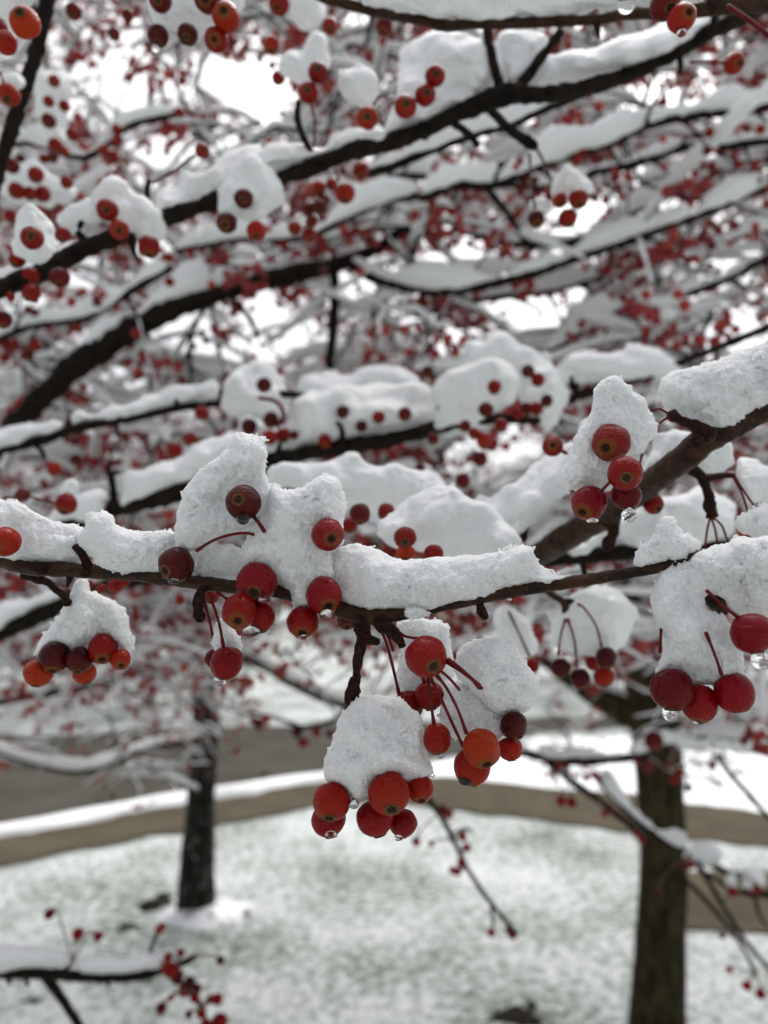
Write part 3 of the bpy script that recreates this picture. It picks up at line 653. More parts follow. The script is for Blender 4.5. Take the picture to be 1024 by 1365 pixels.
snow('flat snow strip on the brown branch at the frame edge above an orange berry', [(-45, 664), (0, 664), (29, 671), (59, 690), (88, 699), (113, 700), (121, 715), (112, 757), (75, 757), (44, 754), (22, 748), (-45, 738)], .229, 30, 4)
snow('snow loaf with a squared bump behind the stubby upright spur', [(113, 700), (120, 688), (130, 683), (146, 685), (150, 697), (163, 708), (185, 710), (210, 706), (237, 708), (236, 735), (226, 768), (214, 768), (185, 764), (150, 760), (130, 754), (118, 738), (105, 722)], .218, 30, 5)
snow('longest sharp snow bank on the brown branch, centre of the picture', [(440, 736), (456, 724), (487, 725), (502, 733), (534, 746), (581, 745), (627, 738), (674, 734), (699, 726), (709, 730), (716, 750), (737, 765), (770, 768), (737, 780), (705, 788), (643, 798), (600, 806), (571, 815), (545, 820), (534, 814), (505, 816), (477, 814), (450, 802), (438, 770)], .202, 36, 6, slope=([440, 770], [.206, .199]))
snow('upright snow clump with knob top holding four red berries by the diagonal branch', [(816, 499), (830, 501), (837, 519), (860, 532), (873, 555), (876, 572), (864, 594), (853, 615), (835, 640), (818, 656), (798, 656), (765, 658), (749, 640), (755, 613), (765, 574), (785, 562), (794, 535), (793, 512)], .222, 30, 7)
snow('big snow wedge lying on the thick diagonal branch', [(876, 518), (884, 504), (900, 496), (930, 488), (960, 478), (1000, 462), (1060, 438), (1060, 530), (1010, 556), (985, 570), (965, 573), (940, 572), (915, 560), (893, 548), (880, 538)], .243, 44, 8)
snow('ragged small snow cone beside the branch tip, full of crystals', [(886, 686), (900, 691), (908, 708), (931, 720), (933, 735), (912, 752), (890, 760), (872, 758), (856, 760), (842, 755), (852, 730), (873, 713), (878, 695)], .196, 20, 9)
snow('huge snow mass wrapped round the large berries at the picture edge', [(868, 797), (873, 775), (892, 752), (925, 735), (967, 729), (983, 716), (1024, 713), (1060, 715), (1060, 832), (1000, 824), (985, 816), (963, 796), (942, 788), (935, 800), (942, 815), (965, 824), (985, 842), (990, 869), (992, 893), (975, 910), (957, 915), (918, 908), (890, 900), (872, 897), (880, 878), (886, 862), (878, 840), (873, 817)], .194, 38, 10)
snow('rounded snow dome on the lowest central berry cluster', [(471, 935), (500, 927), (538, 933), (563, 955), (567, 993), (578, 1018), (574, 1040), (545, 1045), (525, 1046), (500, 1050), (485, 1066), (470, 1073), (462, 1052), (431, 1045), (432, 1018), (442, 990), (450, 958)], .201, 46, 11)
snow('ball of snow topping the dark berry beside the fanned red stems', [(609, 870), (626, 853), (665, 848), (686, 863), (707, 888), (720, 916), (712, 937), (700, 950), (679, 950), (664, 955), (645, 935), (625, 918), (605, 900)], .201, 42, 12)
snow('snow pocket between fanned red stems above the bright orange berry', [(600, 905), (625, 912), (650, 930), (674, 953), (676, 975), (664, 988), (645, 984), (620, 988), (600, 975), (588, 958), (592, 930)], .206, 26, 13)
snow('snow pad behind the single round berry under the branch', [(528, 830), (550, 821), (575, 826), (598, 832), (600, 865), (606, 905), (590, 928), (560, 928), (533, 932), (523, 905), (540, 870), (526, 845)], .220, 26, 14)
snow('cap of snow over six dark and orange berries hanging from a side spur', [(91, 807), (97, 775), (114, 769), (117, 789), (138, 791), (164, 810), (173, 830), (178, 868), (168, 876), (146, 856), (117, 864), (97, 873), (73, 862), (44, 878), (52, 853), (73, 830)], .236, 34, 15)
snow('thin snow sliver above the lone berry hanging on twin stems', [(289, 827), (296, 824), (310, 838), (319, 846), (323, 858), (321, 872), (300, 878), (286, 872), (282, 852)], .212, 14, 16)
snow('sharp snow shelf at the edge just above the huge mass', [(979, 698), (990, 686), (1010, 676), (1060, 662), (1060, 725), (1015, 718), (990, 713)], .215, 26, 17)
snow('snow frill sticking below the branch at the central fork', [(538, 812), (552, 808), (568, 812), (572, 820), (556, 826), (540, 824)], .197, 8, 18)

# soft lumps farther back
soft = [
 ('pale snow block beside the hidden red buds under the wedge', [(977, 622), (984, 607), (1000, 610), (1060, 628), (1060, 662), (1010, 672), (995, 674), (985, 660)], .30, 24),
 ('rounded snow ball behind the four dangling berries on long stems', [(728, 845), (735, 815), (750, 800), (780, 790), (800, 783), (825, 782), (842, 800), (846, 830), (838, 855), (815, 868), (790, 872), (760, 872), (735, 862)], .34, 44),
 ('small snow shape behind the ball of snow and thin stems', [(652, 815), (675, 805), (700, 815), (712, 840), (712, 872), (690, 880), (665, 860)], .38, 26),
 ('wide soft snow heap behind the longest sharp snow bank', [(512, 715), (515, 700), (520, 690), (540, 668), (575, 655), (600, 645), (620, 655), (640, 672), (670, 690), (690, 715), (688, 735), (660, 745), (600, 748), (560, 730), (530, 735)], .29, 44),
 ('sloping soft snow slab rising to the knob-topped clump', [(600, 668), (640, 668), (680, 645), (720, 615), (750, 592), (775, 590), (775, 640), (745, 660), (705, 705), (685, 712), (650, 700), (620, 690)], .34, 38),
 ('soft snow ridge lying behind the two-topped snow column', [(350, 620), (380, 612), (430, 622), (445, 610), (465, 598), (478, 605), (488, 618), (530, 622), (570, 630), (605, 650), (590, 672), (540, 690), (490, 690), (460, 672), (400, 655), (360, 650)], .36, 36),
 ('lower snow bank between diagonal and level dark branches', [(740, 738), (770, 725), (810, 700), (850, 668), (900, 655), (960, 652), (990, 690), (975, 720), (930, 728), (860, 734), (800, 742)], .365, 40),
 ('snow saddle above the thick diagonal branch behind its red stems', [(848, 640), (860, 605), (875, 578), (900, 566), (928, 574), (915, 600), (880, 630), (860, 648)], .29, 26),
 ('snow scrap hanging under the thick diagonal branch near its spur', [(925, 610), (960, 585), (975, 590), (972, 620), (955, 635), (932, 625)], .30, 18),
 ('snow roll beneath the crossing of two dark branches', [(735, 762), (770, 757), (800, 764), (770, 775), (742, 774)], .37, 12),
 ('narrow snow strip on the slender branch with upright buds', [(95, 562), (100, 545), (130, 552), (170, 541), (235, 512), (270, 506), (292, 514), (290, 534), (240, 540), (180, 552), (100, 568)], .55, 26),
 ('tapering snow strip at the frame edge on the slender branch', [(-40, 610), (-40, 580), (0, 574), (60, 560), (85, 560), (90, 570), (60, 582), (0, 598)], .55, 22),
 ('long soft snow bank on the heavy dark branch', [(155, 672), (160, 628), (200, 625), (235, 612), (262, 592), (290, 575), (320, 580), (318, 612), (262, 642), (210, 656), (170, 672)], .50, 34),
 ('soft snow hump where the heavy branch enters below two linked berries', [(50, 692), (90, 672), (110, 655), (140, 645), (148, 670), (130, 690), (92, 698), (60, 708)], .50, 24),
 ('small snow tuft above the round berry near the heavy branch', [(78, 660), (84, 642), (98, 638), (106, 648), (103, 664), (90, 668)], .40, 14),
 ('undulating snow mass with a row of blurred berries set in it', [(375, 600), (385, 545), (398, 530), (430, 520), (455, 512), (500, 512), (540, 508), (575, 512), (585, 530), (590, 555), (570, 572), (520, 582), (470, 595), (430, 605), (395, 612)], .52, 42),
 ('rounded snow lumps behind the looping brown stem', [(285, 535), (300, 505), (325, 492), (350, 480), (372, 492), (380, 520), (385, 550), (360, 562), (330, 555), (300, 548)], .56, 32),
 ('snow clump under the looping brown stem beside clustered berries', [(310, 590), (318, 555), (335, 545), (350, 560), (385, 570), (390, 600), (370, 612), (340, 600)], .53, 26),
 ('low snow ridge behind the row of blurred berries', [(395, 525), (400, 505), (430, 498), (465, 500), (480, 488), (520, 485), (560, 500), (560, 518), (500, 522), (440, 528)], .62, 24),
 ('broad snow hill crowded with blurred berries near the bright gap', [(578, 575), (585, 540), (580, 515), (600, 498), (625, 490), (650, 478), (680, 482), (700, 505), (690, 540), (650, 565), (612, 572)], .50, 38),
 ('tall soft snow peak rising behind the berry crowded hill', [(610, 500), (620, 470), (645, 445), (665, 440), (690, 455), (720, 465), (745, 500), (757, 540), (745, 565), (720, 572), (700, 545), (690, 505), (650, 500)], .56, 38),
 ('level snow ridge on the branch with the forked knot', [(735, 500), (748, 478), (775, 470), (810, 478), (840, 463), (880, 468), (912, 485), (905, 500), (860, 508), (810, 512), (775, 516), (745, 515)], .60, 30),
 ('short snow lip behind the knob of the upright clump', [(775, 590), (770, 565), (790, 552), (800, 570), (800, 600)], .34, 16),
 ('deep snow bank above the fork of the long upper branch', [(520, 180), (525, 150), (535, 120), (530, 75), (545, 52), (580, 40), (640, 45), (655, 75), (660, 115), (640, 138), (600, 156), (560, 172)], .42, 44),
 ('snow wedge caught between the two upright forks', [(668, 40), (745, 38), (725, 70), (700, 100), (684, 116), (670, 112), (662, 70)], .425, 26),
 ('long snow bank along the rising end of the upper branch', [(698, 118), (715, 90), (730, 70), (765, 72), (820, 52), (880, 38), (905, 18), (960, 15), (965, 30), (930, 55), (890, 72), (820, 98), (760, 112), (715, 120)], .43, 42),
 ('snow pillow along the middle of the long upper branch', [(345, 232), (340, 200), (380, 184), (420, 196), (450, 182), (480, 168), (520, 170), (515, 185), (470, 198), (420, 215), (375, 232)], .41, 34),
 ('snow bank ending beside a single berry on a bare stem', [(205, 285), (205, 255), (235, 248), (245, 225), (270, 232), (300, 205), (330, 190), (355, 200), (352, 235), (310, 258), (260, 276), (225, 288)], .405, 34),
 ('snow lump wrapped round three berries on the long upper branch', [(290, 285), (292, 240), (305, 212), (330, 202), (352, 215), (372, 240), (378, 262), (358, 290), (325, 296), (305, 288)], .392, 32),
 ('curling snow clump over three berries at the lower end of the upper branch', [(128, 270), (132, 245), (150, 234), (172, 245), (185, 262), (205, 272), (220, 295), (222, 315), (205, 330), (182, 320), (165, 305), (140, 298)], .385, 26),
 ('narrow snow crest among knobby buds on the upper branch', [(78, 300), (85, 282), (110, 270), (132, 262), (140, 290), (120, 312), (95, 318)], .39, 22),
 ('white snow wedge behind the oval berry near the upper branch base', [(20, 310), (28, 280), (40, 270), (65, 290), (78, 300), (75, 325), (62, 350), (40, 350), (22, 335)], .33, 24),
 ('snow strip along the underside of the upper branch base', [(-40, 380), (0, 355), (40, 345), (75, 338), (60, 360), (30, 375), (0, 398), (-40, 420)], .40, 22),
 ('deep snow cover along the top edge of the picture', [(420, -50), (1060, -50), (1060, -8), (960, -2), (900, 6), (840, 10), (740, 22), (640, 24), (590, 26), (540, 16), (480, 2)], .33, 34),
 ('snow cone with two berries at its foot near the top', [(370, 92), (384, 72), (403, 68), (410, 44), (432, 42), (440, 74), (437, 92), (420, 100), (408, 115), (388, 104)], .41, 22),
 ('square snow knob above the single orange red berry', [(452, 105), (460, 92), (485, 88), (502, 96), (507, 125), (500, 145), (480, 148), (462, 130)], .40, 22),
 ('icy snow lump holding the top cluster of six berries', [(195, 15), (195, -30), (325, -30), (322, 15), (308, 38), (280, 42), (255, 34), (235, 40), (215, 38)], .33, 34),
 ('snow pad behind the yellowish berries in the top corner', [(-30, -30), (55, -30), (50, 5), (20, 12), (14, 40), (5, 60), (-30, 70)], .31, 26),
 ('tiny snow cap on the corner berry below the yellowish ones', [(-20, 105), (12, 94), (28, 104), (30, 118), (0, 118), (-20, 120)], .37, 14),
 ('small snow drop beside the dark dangling berry', [(704, 272), (718, 263), (735, 272), (733, 287), (715, 284)], .44, 12),
 ('snow cap on the tight trio of dangling berries', [(733, 260), (732, 240), (745, 228), (765, 222), (782, 232), (788, 255), (770, 262), (750, 262)], .44, 20),
 ('upright snow block above the heavy branch bud', [(385, 25), (380, -15), (420, -30), (440, -10), (430, 30), (405, 42)], .46, 22),
 ('soft snow pile above clustered berries near the steep stick', [(45, 110), (55, 95), (85, 92), (100, 110), (95, 140), (85, 172), (100, 190), (70, 195), (50, 165)], .58, 24),
 ('soft snow pile round five berries at the frame edge', [(0, 250), (10, 215), (35, 210), (55, 216), (70, 240), (100, 250), (95, 265), (60, 270), (20, 270)], .54, 26),
 ('ridge of snow on the low knobbly branch in the corner', [(-40, 1296), (-40, 1262), (0, 1258), (60, 1262), (95, 1270), (90, 1290), (40, 1294), (0, 1296)], .75, 20),
 ('second snow ridge farther along the low knobbly branch', [(98, 1294), (105, 1275), (150, 1276), (200, 1268), (225, 1275), (215, 1290), (160, 1298), (120, 1300)], .75, 16),
 ('snow strip on the short dark branch behind the domed cluster', [(-40, 830), (0, 805), (40, 795), (80, 780), (90, 795), (50, 815), (0, 838), (-40, 852)], .62, 22),
 ('white snow patch lying on the crossing twig by the mossy trunk', [(905, 1148), (908, 1128), (935, 1122), (968, 1132), (965, 1152), (935, 1158)], 1.2, 14),
 ('snow lump on the twig crossing in front of the mossy trunk', [(835, 1008), (845, 985), (890, 968), (920, 985), (960, 980), (1050, 1000), (1000, 1006), (900, 992), (870, 1008)], 1.25, 12),
 ('square snow cap over two tiny berries by the picture edge', [(990, 1182), (988, 1160), (1003, 1154), (1020, 1160), (1020, 1182), (1005, 1186)], 1.15, 13),
 ('tiny snow cap beside the square one near the picture edge', [(968, 1184), (966, 1168), (976, 1162), (985, 1170), (984, 1184)], 1.15, 9),
 ('snow cap on the dark red berry in front of the mossy trunk', [(858, 985), (860, 974), (872, 970), (884, 976), (886, 986), (872, 990)], 1.0, 10),
]
for i, (lb, poly, d, R) in enumerate(soft): snow(lb, poly, d, R, 40 + i * 9, fine=False)

def snow_ridge(label, pix, width, depth, rs, seed):
    """snow along the top of a blurred branch"""
    d = np.broadcast_to(np.asarray(depth, float), (len(pix),)); w = np.broadcast_to(np.asarray(width, float), (len(pix),))
    pp = np.array([P(x, y, dd) for (x, y), dd in zip(pix, d)]); c = catmull(np.c_[pp, w * d / FPX / 2], .012); r = c[:, 3]; c = c[:, :3]
    s = rs * np.clip(.95 + .85 * noise(c * 20, seed) + .5 * noise(c * 55, seed + 1), .18, 2.2); s[0] = s[-1] = rs * .3
    v, q, t = tube_geo(c + np.array([0, 0, 1]) * (r * .6 + s * .75)[:, None], s, 14, (1, 1.15))
    v = v + .25 * rs * np.stack([noise(v * 70, seed + 4 + k) for k in range(3)], 1)
    tag(obj('snow_cap', v, q, t, M_SNOW_SOFT), label, 'snow')
snow_ridge('snow lining the top of the broad dark curved limb', [(60, 528), (100, 490), (170, 443), (250, 401), (330, 378)], [31, 31, 30, 28, 25], [.96, .98, 1.0, 1.02, 1.05], .015, 61)
snow_ridge('snow lining the blurred branch curving under the dark limb', [(470, 352), (520, 378), (600, 387), (700, 368), (800, 333), (900, 300), (1024, 250), (1100, 225)], 12, [1.1, 1.05, 1.0, 1.0, .98, .95, .95, .95], .011, 62)
snow_ridge('snow lining the thin branch beneath the long upper bank', [(495, 228), (520, 222), (600, 190), (680, 165), (740, 140)], 11, .52, .0065, 63)
snow_ridge('snow lining the dipping twig before the mossy trunk', [(800, 1040), (840, 1085), (880, 1115), (915, 1136)], 9, 1.2, .009, 64)
snow_ridge('snow lining the level part of the dipping twig', [(650, 985), (690, 1000), (750, 1012), (830, 1010)], 9, 1.25, .009, 65)

# blurred snowy twigs between the named branches and the trees
more = [
 ('blurred snowy branch crossing the upper corner below the rising bank', [(560, 262), (660, 240), (760, 205), (860, 172), (960, 150), (1080, 130)], 11, .85, .012),
 ('blurred snowy branch above the dangling trio', [(520, 230), (640, 245), (760, 245), (880, 205), (1060, 190)], 10, .95, .011),
 ('blurred snowy branch running below the dangling trio', [(600, 300), (720, 330), (820, 300), (930, 240), (1060, 200)], 9, 1.15, .012),
 ('blurred snowy branch under the bright gap near the edge', [(730, 470), (800, 425), (880, 405), (960, 380), (1060, 330)], 10, 1.1, .013),
 ('blurred snowy branch above the tall soft peak', [(560, 420), (620, 400), (680, 395), (780, 380), (880, 345), (1060, 290)], 9, 1.3, .012),
 ('blurred snowy twig below the long upper branch', [(230, 330), (300, 320), (380, 320), (470, 290), (560, 260)], 8, .9, .009),
 ('blurred snowy twig in the corner behind red berries', [(-30, 200), (40, 195), (110, 205), (170, 170), (240, 150)], 8, .75, .010),
 ('blurred snowy twig near the slender branch', [(-30, 470), (40, 440), (110, 425), (160, 395), (230, 350)], 9, .8, .009),
]
HANG = []
for i, (lb, px, w, d, rs) in enumerate(more):
    g = random.Random(200 + i); c = catmull(px, 22); sp = []
    for k in range(2, len(c) - 1, 2):
        a = g.choice((-1, 1)) * g.uniform(.5, 1.3) + (0 if g.random() < .6 else math.pi); L = g.uniform(25, 65)
        e = c[k] + L * np.array([math.cos(a), math.sin(a) * .8]); m = (c[k] + e) / 2 + np.array([g.uniform(-6, 6), g.uniform(-8, 2)])
        sp.append(([tuple(c[k]), tuple(m), tuple(e)], [w * .55, w * .42, w * .3], d + g.uniform(-.03, .03)))
        HANG.append((e, d, i)); 
        if g.random() < .6: HANG.append((c[k] + np.array([g.uniform(-12, 12), 4]), d - .015, i))
    px = [tuple(q) for q in catmull(px, 40) + np.array([[g.uniform(-4, 4), g.uniform(-6, 6)] for _ in catmull(px, 40)])]
    branch(lb, px, w, d, sp, seed=70 + i); snow_ridge('snow lining the ' + lb.replace('blurred ', ''), px, w, d, rs, 80 + i)

# ---------------------------------------------------------------- crab apples
def fruit_mesh(name, nu, nv, seed, tall=1.0, lobes=.03):
    prof = []
    for i in range(nv + 1):
        a = math.pi * i / nv; r, z = math.sin(a), math.cos(a) * tall      # z=+1 stem end, -1 blossom end
        if z > .6: z -= (z - .6) ** 2 * 1.0 * math.exp(-(r / .28) ** 2)
        if z < -.7: z += .22 * math.exp(-(r / .22) ** 4)
        prof.append((r * (1 + .03 * math.cos(a)), z))
    v = []
    for r, z in prof:
        for j in range(nu):
            t = 2 * math.pi * j / nu; k = 1 + lobes * math.cos(5 * t) * max(0, -z) ** 2
            v.append((r * k * math.cos(t), r * k * math.sin(t), z))
    v = np.array(v); v *= (1 + .055 * noise(v * 1.5 + 10, seed) + .02 * noise(v * 3.6 + 4, seed + 7))[:, None]
    i = np.arange(nv)[:, None] * nu; j = np.arange(nu)[None]; k = (j + 1) % nu
    q = np.stack([i + j, i + nu + j, i + nu + k, i + k], -1).reshape(-1, 4)
    me = mesh_from(name, v, q); me.materials.append(M_FRUIT); return me
F_HI = [fruit_mesh('crab_apple', 40, 28, s, t) for s, t in ((1, 1.0), (2, 1.06), (3, .95), (4, 1.1))]
F_LO = [fruit_mesh('crab_apple', 18, 12, s, t) for s, t in ((5, 1.0), (6, 1.08))]

def calyx_mesh():
    nu = 30; prof = [(.36, -.935), (.31, -.975), (.26, -.955), (.21, -.89), (.14, -.84), (.0, -.83)]
    v = [(r * math.cos(2*math.pi*j/nu) * (1 + .05 * math.cos(5 * 2*math.pi*j/nu)), r * math.sin(2*math.pi*j/nu) * (1 + .05 * math.cos(5 * 2*math.pi*j/nu)), z) for r, z in prof for j in range(nu)]
    i = np.arange(len(prof) - 1)[:, None] * nu; j = np.arange(nu)[None]; k = (j + 1) % nu
    q = np.stack([i + j, i + nu + j, i + nu + k, i + k], -1).reshape(-1, 4)
    me = mesh_from('calyx', np.array(v), q); me.materials.append(M_CALYX); return me
def sepal_mesh():
    v, t = [], []
    for s in range(5):
        a = 2 * math.pi * s / 5
        for (r, da, z) in ((.20, -.3, -.90), (.20, .3, -.90), (.11, -.25, -.98), (.11, .25, -.97), (.03, 0, -.93), (.16, 0, -.86)):
            v.append((r * math.cos(a + da), r * math.sin(a + da), z))
        b = s * 6; t += [(b, b+1, b+3), (b, b+3, b+2), (b+2, b+3, b+4), (b, b+5, b+1), (b, b+2, b+5), (b+1, b+5, b+3), (b+2, b+4, b+5), (b+3, b+5, b+4)]
    me = mesh_from('sepal', np.array(v), None, t, smooth=False); me.materials.append(M_CALYX_DARK); return me
CAL, SEP = calyx_mesh(), sepal_mesh()
COL = {'r': (.225, .001, .003, .45), 'd': (.050, .001, .003, .3), 'm': (.105, .001, .004, .3), 'o': (.32, .007, .002, .85), 'O': (.43, .030, .002, .95), 'p': (.225, .001, .008, .2)}
brng = random.Random(5)

def crab_apple(x, y, dia, depth, col, label, group=None, cal=None, stem=None, hi=True, stem_w=4, face=None):
    r = dia * depth / FPX / 2
    c = P(x, y, depth)
    if cal is None: cal = (brng.uniform(-.25, .25), brng.uniform(.75, .95))
    cx, cy = cal; l = math.hypot(cx, cy)
    if l > .98: cx, cy = cx / l * .98, cy / l * .98
    z = math.sqrt(max(0, 1 - cx*cx - cy*cy)) * (face if face is not None else 1)
    down = RT * cx - UP * cy - FW * z                                # direction of the blossom end
    rot = Vector((0, 0, -1)).rotation_difference(Vector(down)) @ Quaternion((0, 0, 1), brng.uniform(0, 6.28))
    o = bpy.data.objects.new('crab_apple', brng.choice(F_HI if hi else F_LO)); C.objects.link(o)
    o.matrix_basis = Matrix.LocRotScale(Vector(c), rot, Vector((r, r, r)))
    k = brng.uniform(.88, 1.12); cc = COL[col]; o.color = (cc[0] * k, cc[1] * k, cc[2], cc[3])
    tag(o, label, 'crab apple', group)
    if hi:
        ca = bpy.data.objects.new('calyx', CAL); C.objects.link(ca); ca.parent = o
        se = bpy.data.objects.new('sepal_tuft', SEP); C.objects.link(se); se.parent = ca
    if stem:
        sd = [depth] * len(stem) if len(stem[0]) == 2 else [s[2] for s in stem]
        pts = np.array([P(s[0], s[1], dd) for s, dd in zip(stem, sd)])
        cc = catmull(pts, .0012 if hi else .004); w = np.full(len(cc), stem_w * depth / FPX / 2); w[:2] *= 1.35; w[-2:] *= 1.4
        v, q, t = tube_geo(cc, w * (1 + .1 * noise(cc * 900, 3)), 8)
        obj('stem', v, q, t, M_STEM if hi else M_STEM_BROWN, o)
    return o

